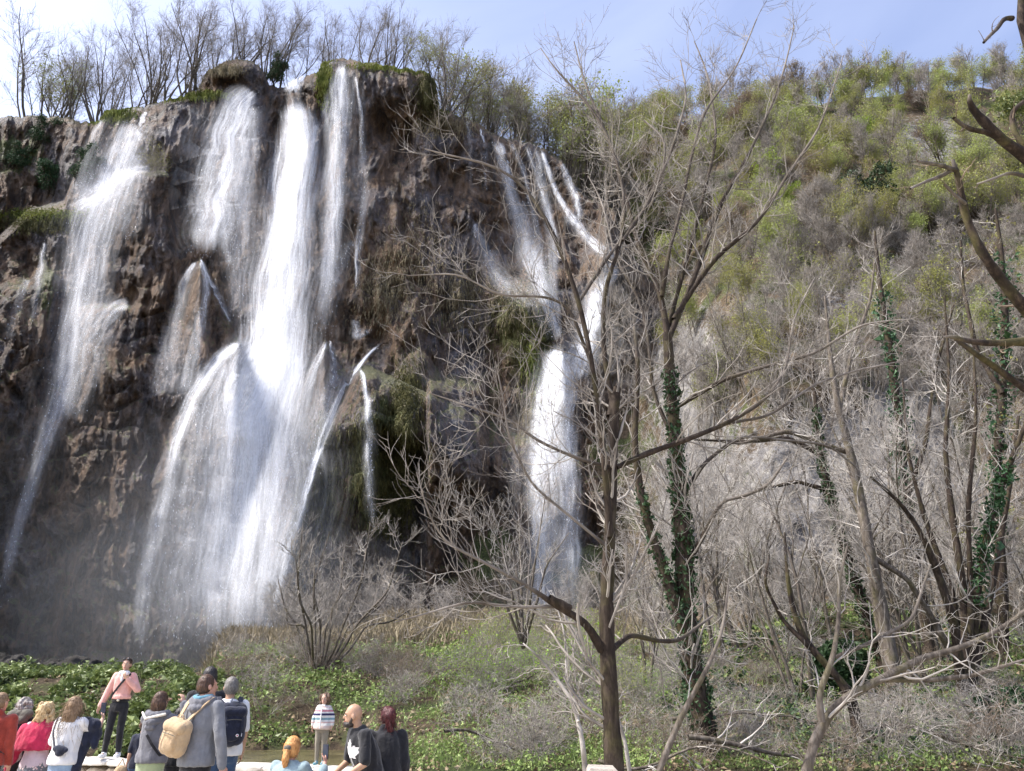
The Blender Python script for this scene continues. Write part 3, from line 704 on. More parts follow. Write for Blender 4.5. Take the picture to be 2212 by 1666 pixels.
BUTTER = leaf_material("butterbur_leaves", (0.045, 0.058, 0.018), (0.13, 0.165, 0.05), (0.31, 0.35, 0.13), 0.7, 0.45, 0.22)
DEAD = leaf_material("dead_leaves", (0.10, 0.065, 0.04), (0.23, 0.165, 0.10), (0.40, 0.31, 0.21), 2.0, 0.8, 0.1)
STRAW = leaf_material("dry_grass", (0.13, 0.11, 0.065), (0.26, 0.22, 0.135), (0.42, 0.37, 0.24), 1.0, 0.8, 0.15)

# ---------------------------------------------------------------- prototype trees (origin at base)
def stems_from_base(rg, ns, h, r, spread=0.35, n=9, wig=0.09, up=0.07):
    a = rg.uniform(0, 2 * PI, ns); sp = rg.uniform(0.2, 1, ns) * spread
    d = np.stack([np.cos(a) * sp, np.sin(a) * sp, np.ones(ns)], 1); d /= np.linalg.norm(d, axis=1, keepdims=True)
    p = np.stack([np.cos(a) * r * 1.3, np.sin(a) * r * 1.3, np.full(ns, -0.3)], 1) * (0 if ns == 1 else 1) + np.array([0, 0, -0.3 if ns == 1 else 0])
    ln = h * rg.uniform(0.75, 1.1, ns)
    out = np.empty((ns, n, 3)); out[:, 0] = p
    for j in range(1, n):
        d = d + wig * rg.normal(size=d.shape); d[:, 2] += up; d /= np.linalg.norm(d, axis=1, keepdims=True)
        p = p + d * (ln / (n - 1))[:, None]; out[:, j] = p
    return out, (r * rg.uniform(0.6, 1, ns))[:, None] * np.linspace(1, 0.15, n)[None] ** 0.9
PROTO = {}
def proto_tree(key, name, seed, ns, h, r, spread, k=(9, 6, 5), Lf=(0.42, 0.2, 0.1), rmin=0.016, leaf=None, leafn=0, leafs=0.14, bark=None, tw=None, ang=(18, 45), tmin=0.3, up=0.1, cat="tree", ls=1.0, wig=0.12, foot=None):
    rg = np.random.default_rng(seed)
    S, SR = stems_from_base(rg, ns, h, r, spread)
    l1 = grow(S, SR, k[0], h * Lf[0], ang, up, wig, 0.5, 7, tmin, 0.97, rg, rmin, 0.6)
    l2 = grow(*l1, k[1], h * Lf[1], (20, 50), up, wig * 1.2, 0.55, 5, 0.2, 0.97, rg, rmin)
    l3 = grow(*l2, k[2], h * Lf[2], (20, 50), up, wig * 1.3, 0.6, 4, 0.15, 1.0, rg, rmin)
    rt = bpy.data.objects.new(name, None); rt["category"] = cat
    v, f = join([tube(S, SR, 7), tube(*l1, 4)])
    tr = bpy.data.objects.new("trunk", np_mesh("trunk", v, f, bark or BARKG)); tr.parent = rt
    v, f = join([tube(*l2, 3), tube(*l3, 3)])
    tw_ = bpy.data.objects.new("twigs", np_mesh("twigs", v, f, tw or TWIG)); tw_.parent = rt
    if leaf is not None:
        e = l3[0][:, -1]; e = e[rg.integers(0, len(e), leafn)] + rg.normal(size=(leafn, 3)) * h * 0.02 * ls
        v, f = leaf_quads(e, leafs, rg)
        cr = bpy.data.objects.new("crown", np_mesh("crown", v, f, leaf, smooth=False)); cr.parent = rt
    PROTO[key] = rt
    return rt
def put(key, loc, label, group, s=1.0, rz=None, rg=random, tilt=0.0):
    src = PROTO[key]
    c = src.copy(); COL.objects.link(c); c.location = Vector([float(q) for q in loc]); c.scale = (s, s, s)
    c.rotation_euler = (tilt * rg.uniform(-1, 1), tilt * rg.uniform(-1, 1), rg.uniform(0, 2 * PI) if rz is None else rz)
    c["label"] = label; c["group"] = group; c["category"] = src["category"]
    for ch in src.children:
        d = ch.copy(); COL.objects.link(d); d.parent = c
    return c
random.seed(5)
for i in range(4):
    proto_tree("sky%d" % i, "bare_tree", 100 + i, [5, 3, 7, 4][i], 10, 0.13, 0.62, (8, 6, 5), (0.42, 0.22, 0.11), 0.010, bark=BARKG, tw=TWIG, tmin=0.25)
for i in range(2):
    proto_tree("skyg%d" % i, "budding_tree", 110 + i, [3, 4][i], 10, 0.12, 0.5, (8, 6, 5), (0.42, 0.22, 0.11), 0.010, BUD, 2200, 0.13, bark=BARKG, tw=TWIG)
for i in range(4):
    proto_tree("wood%d" % i, "budding_tree", 120 + i, [1, 2, 3, 2][i], 10, 0.15, 0.3, (11, 6, 5), (0.34, 0.2, 0.1), 0.014, BUD, 5000, 0.14, bark=BARKG, tw=TWIG, tmin=0.35, ls=2.0)
for i in range(3):
    proto_tree("edge%d" % i, "budding_tree", 190 + i, [1, 2, 2][i], 10, 0.10, 0.22, (7, 5, 4), (0.28, 0.16, 0.09), 0.010, BUD, 1200, 0.12, bark=BARK, tw=TWIG, tmin=0.45, ls=1.6)
for i in range(3):
    proto_tree("bare%d" % i, "bare_tree", 130 + i, [2, 3, 4][i], 10, 0.14, 0.35, (10, 7, 5), (0.34, 0.2, 0.1), 0.018, bark=BARKG, tw=TWIG, tmin=0.3)
proto_tree("rust", "russet_tree", 140, 3, 10, 0.15, 0.4, (10, 7, 5), (0.36, 0.2, 0.1), 0.018, RUST, 3200, 0.13, bark=BARKD, tw=TWIGB)
proto_tree("fresh", "fresh_green_tree", 141, 3, 10, 0.15, 0.4, (10, 6, 5), (0.36, 0.2, 0.1), 0.018, FRESH, 7000, 0.2, bark=BARKD, tw=TWIGB, ls=1.5)
proto_tree("ever", "evergreen_shrub", 142, 4, 5, 0.1, 0.6, (9, 6, 5), (0.36, 0.22, 0.12), 0.012, IVY, 7000, 0.16, bark=BARKD, tw=TWIGB, tmin=0.05, ls=2, cat="shrub")
for i in range(4):   # thickets of pale bare stems
    proto_tree("thick%d" % i, "bare_shrub", 150 + i, [7, 9, 6, 8][i], 4.5, 0.035, 0.7, (7, 4, 3), (0.42, 0.24, 0.14), 0.0085, bark=TWIG, tw=TWIGP, tmin=0.15, up=0.05, cat="shrub", wig=0.2)
for i in range(3):   # slender woodland trees in front of the crag
    proto_tree("slim%d" % i, "slender_tree", 160 + i, [1, 2, 3][i], 9, 0.10, 0.3, (11, 6, 4), (0.36, 0.2, 0.11), 0.008, bark=BARKG, tw=TWIGP, tmin=0.25, up=0.05, wig=0.16)
for i in range(4):   # low tangle
    proto_tree("brush%d" % i, "bramble_bush", 170 + i, [12, 14, 10, 12][i], 1.7, 0.012, 1.7, (6, 3, 2), (0.55, 0.34, 0.2), 0.0048, bark=TWIG, tw=[TWIG, TWIG, TWIGP, TWIGB][i], tmin=0.1, up=-0.02, cat="shrub", wig=0.28)
for i in range(2):
    proto_tree("herbbush%d" % i, "leafing_shrub", 180 + i, 10, 2.6, 0.014, 0.9, (7, 4, 3), (0.4, 0.26, 0.15), 0.0045, FRESH if i == 0 else BUD, 1500, 0.05, bark=TWIG, tw=TWIG, tmin=0.1, up=0.02, cat="shrub", wig=0.2, ls=1.2)

# ---------------------------------------------------------------- trees along the brow of the cliff
def brow(x, dy=1.5, dz=-0.25):
    t = cliff_top(x); p = PT(x, t, cliff_D(x, t) + 2.2); p = p + np.array([0, dy, dz]); return p
rgs = np.random.default_rng(3)
# x, crown top y, prototype, label
SKY = [(20, 80, "sky1", 1), (52, 150, "sky0", 1), (88, 118, "skyg0", 1), (128, 130, "skyg1", 0), (150, 128, "sky3", 0), (178, 150, "sky2", 1), (205, 118, "sky0", 0), (250, 135, "sky3", 1), (283, 120, "sky1", 0), (318, 88, "sky2", 0),
       (345, 70, "sky0", 0), (372, 62, "sky2", 1), (398, 40, "sky3", 0), (425, 60, "sky0", 1), (455, 75, "sky1", 0), (500, 60, "sky2", 0), (525, 22, "sky0", 0), (570, 30, "sky2", 0), (598, 60, "sky3", 0), (618, 110, "sky1", 0), (655, 90, "sky0", 1),
       (700, 70, "sky3", 1), (735, 75, "sky1", 1), (788, 40, "sky3", 0), (812, 60, "sky2", 1), (850, 90, "sky0", 1), (905, 72, "skyg1", 0), (935, 70, "skyg0", 0), (962, 82, "sky2", 0), (985, 95, "skyg0", 1)]
SKYN = {"g": 0, "b": 0}
ORD = "zeroth first second third fourth fifth sixth seventh eighth ninth tenth eleventh twelfth thirteenth fourteenth fifteenth sixteenth seventeenth eighteenth nineteenth twentieth twenty-first twenty-second twenty-third twenty-fourth twenty-fifth twenty-sixth twenty-seventh twenty-eighth twenty-ninth thirtieth".split()
names = {"sky": "bare multi stemmed tree on the brow of the cliff against the sky", "skyg": "tree with a haze of pale green buds on the brow of the cliff"}
for x, yt, k, b in SKY:
    p = brow(float(x), 0.8 + 5 * b)
    D = p[1]; ztop = PT(x, yt, D)[2]; g = k.startswith("skyg"); s = max(0.35, (ztop - p[2]) / (12.0 if g else 10.2))
    SKYN["g" if g else "b"] += 1; nth = ORD[SKYN["g" if g else "b"]]
    put(k, p, nth + (" tree hazed with green buds" if g else " bare tree") + " from the left along the brow of the cliff", "budding trees on the cliff brow" if g else "bare trees on the cliff brow", s, rg=random)
for x in (20, 70, 115, 165):       # ivy thicket on the recessed crag
    y = 300 + random.uniform(0, 120)
    put("ever", PT(x, y, cliff_D(x, y) - 0.5), "dark ivy bush clinging to the shaded crag above the mossy shelf", "ivy bushes on the far left crag", random.uniform(.8, 1.3), rg=random)
put("ever", brow(592.0, -.5), "dark evergreen bush on the brow between the boulder and the main white column", None, 0.85, rg=random)
put("herbbush1", PT(340, 376, cliff_D(340, 376) - 1.2), "small shrub on the ledge at the right edge of the leftmost fall", None, 1.7, rg=random)

# wood behind the right hand falls
for i in range(40):
    x = 985 + 345 * (i + random.random()) / 40.0
    p = brow(x, random.uniform(1.0, 16.0), -0.4)
    yt = np.interp(x, [985, 1100, 1200, 1330], [135, 155, 178, 190]) + random.uniform(-22, 60)
    s = (PT(x, yt, p[1])[2] - p[2]) / 12.0
    k = random.choice(["edge0", "edge1", "edge2", "bare0", "edge0", "sky3"])
    bud = k.startswith("edge")
    put(k, p, "slender trunked tree with pale green buds behind the right hand falls" if bud else "slender bare tree behind the right hand falls", "budding trees behind the right falls" if bud else "bare trees behind the right falls", max(s, 0.5), rg=random)
# wood on the hillside
cnt = 0
def hill_pt(x, y): return PT(x, y, hill_D(x, y, True) + 0.1)
for i in range(400):
    u = (i * 0.61803) % 1.0
    x = 1230 + 1060 * u
    t0 = float(hill_top(x))
    y = t0 + 2 + (360 if x > 1450 else 260) * (random.random() ** 1.25)
    if x > 1900 and 235 < y < 420 and random.random() < 0.55: continue
    if y > 520 and random.random() < 0.5: continue
    k = random.choice(["wood0", "wood1", "wood2", "wood3", "wood0", "wood3", "bare0", "bare1", "bare2", "rust"])
    if y < t0 + 25: k = random.choice(["bare1", "bare2", "wood0", "rust", "wood1", "bare0"])
    D = float(hill_D(x, y))
    s = random.uniform(0.62, 1.0) * np.interp(D, [55, 120], [0.75, 1.3])
    lab, grp = {"w": ("budding pale green tree on the wooded hillside", "budding trees on the hillside"), "b": ("bare grey tree on the wooded hillside", "bare trees on the hillside"), "r": ("tree with russet buds on the wooded hillside", "russet trees on the hillside")}[k[0]]
    zn = "along its skyline" if y < t0 + 45 else ("in its left part, beside the falls" if x < 1480 else ("in its middle part" if x < 1850 else "in its right part"))
    put(k, hill_pt(x, y) - np.array([0, 0, 0.3]), lab + " " + zn, grp + " " + zn, s, rg=random)
put("fresh", hill_pt(1880, 330), "vivid yellow green tree standing alone beside the pale rocks on the hillside", None, 0.75, rg=random)
put("fresh", hill_pt(1660, 450), "vivid green spreading tree halfway up the hillside, left of centre", None, 0.85, rg=random)
for x, y in ((1720, 470), (1330, 420), (1560, 470)): put("fresh", hill_pt(x, y), "small fresh green tree among the bare trunks of the hillside", "fresh green trees on the hillside", 0.5, rg=random)
put("ever", hill_pt(1865, 500), "dark evergreen shrub on the open hillside below the yellow green tree", None, 1.5, rg=random)
for x, y in ((1650, 640), (1745, 655), (1560, 600), (1700, 600), (1820, 640)):
    put("herbbush1", hill_pt(x, y), "olive green bush on the band of scrub across the middle of the hillside", "olive bushes on the hillside", random.uniform(1.6, 2.4), rg=random)
for i in range(110):
    u = (i * 0.61803 + .15) % 1.0; x = 1420 + 860 * u; y = 520 + 420 * random.random()
    if x < 1560 and y < 620: continue
    put(random.choice(["bare0", "bare1", "bare2", "wood1", "bare0"]), hill_pt(x, y) - np.array([0, 0, .3]), "upright thin tree on the scrubby middle slope between the green wood and the grey crag", "upright thin trees on the middle slope", random.uniform(.42, .75), rg=random, tilt=.1)
# pale thickets over the lower slope and crag
for i in range(100):
    u = (i * 0.61803 + 0.3) % 1.0
    x = 1370 + 920 * u
    y = 470 + 900 * ((i * 0.7548776 + .1) % 1.0)
    if x < 1560 and y < 620: continue
    if 1560 < x < 1900 and 860 < y < 1290 and random.random() < 0.75: continue
    D = float(hill_D(x, y))
    put(random.choice(["thick0", "thick1", "thick2", "thick3"]), hill_pt(x, y) - np.array([0, 0, .2]), "pale leafless shrub on the rocky hillside " + (zz := ("above the grey crag" if y < 840 else ("on and beside the grey crag" if x < 1900 else "right of the grey crag"))), "pale leafless shrubs " + zz, random.uniform(0.6, 1.15) * np.interp(D, [35, 70], [0.75, 1.2]), rg=random)
# slender trees in front of the crag
def gp(x_over_y, Y): X = x_over_y * Y; return np.array([X, Y, float(ground_z(X, Y))])
for i in range(34):
    a = 0.17 + 0.56 * ((i * 0.61803) % 1.0); Y = random.uniform(19, 40)
    put(random.choice(["slim0", "slim1", "slim2"]), gp(a, Y) - np.array([0, 0, .1]), "slender bare tree in the wood at the foot of the grey crag", "slender bare trees below the crag", random.uniform(0.55, 1.15), rg=random, tilt=0.16)
for i in range(26):
    a = 0.02 + 0.72 * ((i * 0.61803) % 1.0); Y = random.uniform(24, 44)
    put(random.choice(["thick0", "thick1", "thick2", "thick3"]), gp(a, Y), "pale leafless shrub on the grassy ground below the crag", "leafless shrubs below the crag", random.uniform(0.4, 0.85), rg=random)
# low tangle near the stream and under the trees
for i in range(64):
    a = -0.16 + 0.86 * ((i * 0.61803 + .2) % 1.0); Y = 12.8 + 15 * (random.random() ** 1.4)
    if a * Y < -1.0 and Y < 19: continue
    put("brush%d" % random.randrange(4), gp(a, Y) - np.array([0, 0, .1]), "tangle of dry bramble stems " + (zz := ("left of the thick brown trunk" if a < 0.12 else ("between the brown trunk and the ivy clad trunk" if a < 0.27 else "right of the ivy clad trunk"))), "bramble tangles " + zz, random.uniform(0.5, 1.0), rg=random)
for i in range(26):
    a = -0.36 + 0.24 * random.random(); Y = random.uniform(19.5, 30)
    put("brush%d" % random.choice([1, 3]), gp(a, Y) - np.array([0, 0, .1]), "dry brown bramble on the bank between the visitors and the falls", "brambles on the bank", random.uniform(0.4, 0.9), rg=random)
for i in range(30):
    a = random.uniform(-0.10, 0.2); Y = random.uniform(19 , 31)
    put(random.choice(["herbbush0", "herbbush1"]), gp(a, Y) - np.array([0, 0, .1]), "shrub just breaking into light green leaf left of the big bare tree", "leafing shrubs on the bank", random.uniform(0.4, 0.8), rg=random)
for i in range(22):
    a = random.uniform(-0.30, -0.04); Y = random.uniform(44, 60)
    put(random.choice(["thick1", "thick3", "brush3"]), gp(a, Y), "brown leafless shrub at the foot of the cliff", "brown shrubs at the cliff foot", random.uniform(0.5, 0.9), rg=random)

# ---------------------------------------------------------------- ground cover (uncountable)
def cover(name, n, fa, fY, size, mat, dens=None, lift=0.04, tilt=0.6, seed=1, asp=0.75, hgt=0.1, fun=None):
    rg = np.random.default_rng(seed)
    Y = fY(rg.random(n)); a = fa[0] + (fa[1] - fa[0]) * rg.random(n); X = a * Y
    if dens is not None:
        k = dens(X, Y) > rg.random(n); X, Y = X[k], Y[k]
    z = ground_z(X, Y); k = (z > 0.54); X, Y, z = X[k], Y[k], z[k]
    c = np.stack([X, Y, z + lift + hgt * rg.random(len(X)) ** 1.5 * (1 + noise(X / .6, Y / .6, seed * 1.3))], 1)
    v, f = leaf_quads(c, size(Y) if callable(size) else size, rg, tilt, asp)
    tag(link(name, np_mesh(name, v, f, mat, smooth=False)), kind="stuff")
cl = lambda s, lo, hi, sc: (lambda X, Y: np.clip(lo + (hi - lo) * sstep(-0.15, 0.25, fbm(X / sc, Y / sc, s, 3)), 0, 1))
cover("butterbur_leaves", 80000, (-0.85, -0.20), lambda r: 14.6 + 9 * r ** 1.1, 0.105, BUTTER, lambda X, Y: np.where(X / Y < -0.36, 0.95, 0.12) * sstep(-0.15, 0.12, fbm(X / 1.2, Y / 1.2, 5, 3)), 0.03, 0.6, 1, hgt=0.26)
cover("herb_leaves", 150000, (-0.35, 0.75), lambda r: 12.6 + 34 * r ** 1.3, lambda Y: 0.018 + 0.0022 * Y, HERB, cl(6, 0.05, 0.9, 2.6), 0.02, 0.7, 2, hgt=0.22)
cover("dead_leaves", 45000, (-0.6, 0.75), lambda r: 12.6 + 34 * r ** 1.2, lambda Y: 0.045 + 0.0022 * Y, DEAD, cl(7, 0.1, 0.95, 2.0), 0.01, 0.5, 3, hgt=0.08)
cover("bank_ivy", 30000, (0.18, 0.75), lambda r: 13 + 30 * r ** 1.2, lambda Y: 0.05 + 0.003 * Y, IVY, cl(8, -0.3, 0.9, 2.4), 0.02, 0.6, 4, hgt=0.25)
def grass(name, n, fa, fY, ln, mat, dens=None, seed=1, w=0.02, droop=0.5, surf=None):
    rg = np.random.default_rng(seed)
    Y = fY(rg.random(n)); a = fa[0] + (fa[1] - fa[0]) * rg.random(n); X = a * Y
    if dens is not None:
        k = dens(X, Y) > rg.random(n); X, Y = X[k], Y[k]
    k = ground_z(X, Y) > 0.54; X, Y = X[k], Y[k]; n = len(X); c = np.stack([X, Y, ground_z(X, Y)], 1)
    d = rg.normal(size=(n, 3)) * droop; d[:, 2] = 1; d /= np.linalg.norm(d, axis=1, keepdims=True)
    L = (ln * rg.uniform(.4, 1.2, n))[:, None]; s = np.stack([np.cos(q := rg.uniform(0, 2 * PI, n)), np.sin(q), 0 * q], 1) * (w * (Y / 20))[:, None]
    m = c + d * L * 0.55; e = c + d * L + np.array([0, 0, -1]) * L * 0.25 * rg.random((n, 1)) + rg.normal(size=(n, 3)) * L * 0.1
    v = np.stack([c - s, c + s, m + s * .7, m - s * .7, m - s * .7, m + s * .7, e + s * .1, e - s * .1], 1).reshape(-1, 3)
    tag(link(name, np_mesh(name, v, np.arange(len(v)).reshape(-1, 4), mat, smooth=False)), kind="stuff")
grass("dry_grass", 42000, (-0.42, 0.2), lambda r: 34 + 34 * r, 0.95, STRAW, cl(9, 0.3, 1, 4), 11, 0.02, 0.45)
grass("bank_grass", 46000, (-0.5, 0.75), lambda r: 13 + 30 * r ** 1.3, 0.32, HERB, cl(10, 0.0, 0.9, 2.2), 12, 0.006, 0.7)
grass("withered_grass", 20000, (-0.5, 0.75), lambda r: 12.8 + 30 * r ** 1.3, 0.42, STRAW, cl(11, 0.1, 0.95, 2.0), 13, 0.006, 1.0)
# moss curtains and hanging grass on the cliff
def cliff_hang(name, n, blobs, ln, mat, seed, w=0.05):
    rg = np.random.default_rng(seed); per = n // len(blobs); vs = []
    for (cx, cy, sx, sy) in blobs:
        x = cx + rg.normal(size=per) * sx * .6; y = cy + rg.normal(size=per) * sy * .6
        y = np.maximum(y, cliff_top(x) + 1)
        c = PT(x, y, cliff_D(x, y) - 0.1)
        L = ln * rg.uniform(.3, 1.2, per)[:, None]
        o = np.stack([rg.normal(size=per) * .2, -0.25 - .2 * rg.random(per), -rg.uniform(0.5, 1.2, per)], 1)
        s = np.stack([np.full(per, w), rg.normal(size=per) * w, 0 * x], 1) * rg.uniform(.5, 1.2, (per, 1))
        m = c + o * L * .5 + np.array([0, -.15, .1]); e = c + o * L + np.array([0, .1, 0])
        vs.append(np.stack([c - s, c + s, m + s, m - s, m - s, m + s, e + s * .3, e - s * .3], 1).reshape(-1, 3))
    v = np.concatenate(vs); tag(link(name, np_mesh(name, v, np.arange(len(v)).reshape(-1, 4), mat, smooth=False)), kind="stuff")
MOSS = leaf_material("hanging_moss", (0.05, 0.05, 0.02), (0.11, 0.11, 0.04), (0.22, 0.21, 0.085), 0.9, 0.8, 0.1)
MOSSY = leaf_material("bright_moss", (0.10, 0.13, 0.02), (0.20, 0.22, 0.05), (0.32, 0.32, 0.10), 0.9, 0.8, 0.15)
cliff_hang("hanging_moss", 26000, [(800, 1000, 60, 110), (860, 1000, 50, 120), (700, 1040, 30, 120), (1120, 710, 55, 70), (90, 480, 80, 18), (880, 850, 30, 60), (930, 190, 25, 50), (650, 1150, 14, 110), (1180, 700, 12, 90)], 0.75, MOSS, 31, .03)
cliff_hang("bright_moss", 7000, [(250, 245, 38, 14), (90, 462, 75, 10), (702, 175, 14, 45), (1150, 790, 20, 70), (430, 205, 50, 8), (850, 142, 70, 6)], 0.7, MOSSY, 32, .06)
cliff_hang("dry_hanging_grass", 9000, [(900, 560, 60, 120), (1120, 650, 80, 60), (960, 270, 60, 20), (830, 620, 50, 70), (1140, 880, 14, 60), (1000, 640, 40, 60), (480, 150, 40, 10)], 0.9, STRAW, 33, .035)
# ================================================================ trees traced one by one (real distance, size, thickness)
def limb(rows, D0, D1=None, n=26, jit=0.02, seed=0):
    """rows (x, y, half width in photo px) -> world polyline with radii"""
    rg = np.random.default_rng(seed + 77)
    rows = np.array(rows, float)
    d = np.concatenate([[0], np.cumsum(np.hypot(*np.diff(rows[:, :2], axis=0).T))]); s = np.linspace(0, d[-1], n)
    x, y, w = [np.interp(s, d, rows[:, k]) for k in range(3)]
    ker = np.array([.25, .5, .25])
    for _ in range(2):
        for a in (x, y, w): a[1:-1] = np.convolve(a, ker, 'valid')
    D = np.linspace(D0, D1 if D1 is not None else D0, n) + jit * D0 * np.cumsum(rg.normal(size=n)) * 0.12
    P = PT(x, y, D)
    dist = np.linalg.norm(P - np.array([0, 0, EYE]), axis=1)
    R = w / F * dist * (np.cos(0.3)) * (1 + 0.06 * rg.normal(size=n))
    return P[None], R[None]
def traced_tree(name, label, cat, limbs, lev, bark, tw, seed, extra=None, sides=9, rmin=0.0025, group=None, leafy=None, thin=0.016):
    """lev: (per-metre child density, length, ...) for three orders of twigs"""
    rg = np.random.default_rng(seed)
    base = limbs[0][0][0, 0].copy(); base[2] = float(ground_z(base[0], base[1])) if base[1] > 11 else 0.0
    rt = empty(name, Vector(base), label, cat, group)
    parts, tws, ends = [], [], []
    for P, R in limbs:
        parts.append(tube(P - base, R, sides))
        L = np.linalg.norm(np.diff(P[0], axis=0), axis=1).sum()
        k = max(2, int(L * lev[0]))
        l1 = grow(P, R, k, lev[1], (30, 75), lev[4], lev[5], 0.34, 7, lev[6], 1.0, rg, rmin * 1.3, 0.3)
        l1[1][:] = np.minimum(l1[1], 0.35 * 0.05)
        l2 = grow(*l1, lev[2], lev[1] * 0.5, (28, 60), lev[4], lev[5] * 1.1, 0.6, 5, 0.2, 1.0, rg, rmin, 0.3)
        l3 = grow(*l2, lev[3], lev[1] * 0.24, (25, 60), lev[4] * 1.4, lev[5], 0.7, 4, 0.2, 1.0, rg, rmin * .8, 0.3)
        tws += [tube(*[l1[0] - base, l1[1]], 4), tube(l2[0] - base, l2[1], 3), tube(l3[0] - base, l3[1], 3)]
        ends.append(l3[0][:, -1] - base)
    rad = np.concatenate([np.repeat(R[0], sides) for P, R in limbs])
    v, f = join(parts); link("trunk", np_mesh("trunk", v, f, bark, attrs={"pale": 1 - sstep(0.3 * thin, thin * 1.6, rad)}), parent=rt)
    v, f = join(tws); link("twigs", np_mesh("twigs", v, f, tw), parent=rt)
    if leafy:
        e = np.concatenate(ends); e = e[rg.integers(0, len(e), leafy[1])] + rg.normal(size=(leafy[1], 3)) * 0.04
        v, f = leaf_quads(e, leafy[2], rg); link("leaves", np_mesh("leaves", v, f, leafy[0], smooth=False), parent=rt)
    if extra: extra(rt, base, rg)
    return rt
def ivy_on(P, R, n, t0, t1, size, thick, rg, base):
    P, R = P[0], R[0]; m = len(R)
    t = rg.uniform(t0, t1, n) * (m - 1); i = np.minimum(t.astype(int), m - 2); w = (t - i)[:, None]
    c = P[i] * (1 - w) + P[i + 1] * w; r = R[i]
    q = rg.normal(size=(n, 3)); q /= np.linalg.norm(q, axis=1, keepdims=True)
    lump = 1.6 * np.clip(fbm(t * 1.1, c[:, 0] * 3, 3.0, 3) + 0.35, 0, 1.2)
    c = c + q * (r + thick * lump * rg.random(n) ** 0.6)[:, None]
    return leaf_quads(c - base, size, rg)

# the big bare tree in front, standing near the path
A_tr = limb([(1335, 1760, 22), (1322, 1580, 20), (1312, 1400, 19), (1310, 1300, 17), (1318, 1150, 15), (1322, 1000, 15), (1327, 900, 13), (1330, 850, 11)], 9, 9.1, jit=.003)
A = [A_tr,
 limb([(1318, 1160, 12), (1302, 960, 9), (1282, 800, 8), (1252, 650, 8), (1200, 510, 6.5), (1130, 390, 5), (1050, 348, 3.5), (965, 338, 2.6), (918, 322, 1.6)], 9, 8.2, seed=1),
 limb([(1326, 880, 10), (1302, 760, 7.5), (1305, 620, 7), (1345, 520, 6), (1352, 430, 5), (1330, 330, 4.5), (1282, 235, 4), (1230, 182, 3), (1190, 142, 2.2), (1168, 104, 1.4)], 9.1, 9.6, seed=2),
 limb([(1300, 1405, 14), (1268, 1345, 12), (1200, 1308, 10), (1150, 1272, 6), (1060, 1222, 5), (960, 1172, 3.6), (925, 1110, 3), (900, 1020, 2)], 9, 8.0, seed=3),
 limb([(1205, 1310, 6), (1120, 1312, 4.5), (1010, 1300, 4), (905, 1330, 2.5), (850, 1345, 1.4)], 8.8, 7.9, seed=4),
 limb([(1332, 1010, 9), (1400, 978, 8.5), (1480, 952, 8), (1570, 915, 7), (1650, 870, 5), (1700, 800, 3.6), (1712, 690, 2.6), (1760, 600, 1.6)], 9, 9.8, seed=5),
 limb([(1570, 915, 5), (1660, 900, 4), (1760, 830, 3.4), (1850, 800, 2.6), (1950, 780, 1.6)], 9.5, 10.4, seed=6),
 limb([(1310, 1180, 6), (1240, 1122, 4.5), (1150, 1050, 4), (1100, 950, 3.4), (1085, 850, 2.6), (1070, 780, 1.5)], 9, 8.2, seed=7),
 limb([(1316, 1010, 7), (1240, 988, 5), (1160, 952, 5), (1100, 905, 4), (1020, 880, 3), (930, 850, 1.8)], 9, 8.4, seed=8),
 limb([(1345, 520, 5.5), (1400, 440, 4.5), (1450, 330, 4), (1485, 210, 3), (1470, 130, 1.6)], 9.3, 9.9, seed=9),
 limb([(1282, 800, 6), (1230, 660, 5), (1180, 640, 4), (1080, 640, 3.4), (990, 590, 2.4), (880, 596, 1.5)], 9, 8.0, seed=10),
 limb([(1252, 650, 6), (1310, 560, 5), (1430, 400, 4.5), (1440, 300, 3.5), (1390, 260, 2.4)], 9, 10, seed=11),
 limb([(1315, 1410, 10), (1360, 1370, 8), (1420, 1385, 7), (1465, 1385, 6), (1540, 1330, 3)], 9, 10.5, seed=12)]
A = [(A[0][0], A[0][1] * 0.9)] + [(P_, R_ * 0.72) for P_, R_ in A[1:]]
def stubs(rt, base, rg):
    pts = [limb([(1322, 900, 13), (1331, 850, 11), (1333, 838, 10.5)], 9.1, 9.1, n=5, jit=0), limb([(1230, 1318, 12), (1200, 1300, 10), (1186, 1292, 9)], 8.8, 8.7, n=5, jit=0)]
    v, f = join([tube(P - base, R, 9) for P, R in pts]); 
    link("cut_stub", np_mesh("cut_stub", v, f, BARK), parent=rt)
traced_tree("bare_tree", "tall bare tree with a straight brown trunk, nearest to the right hand falls", "tree", A, (4.9, 1.15, 4, 3, 0.11, 0.14, 0.12), BARK, TWIG, 21, stubs, rmin=0.0037, thin=0.020)

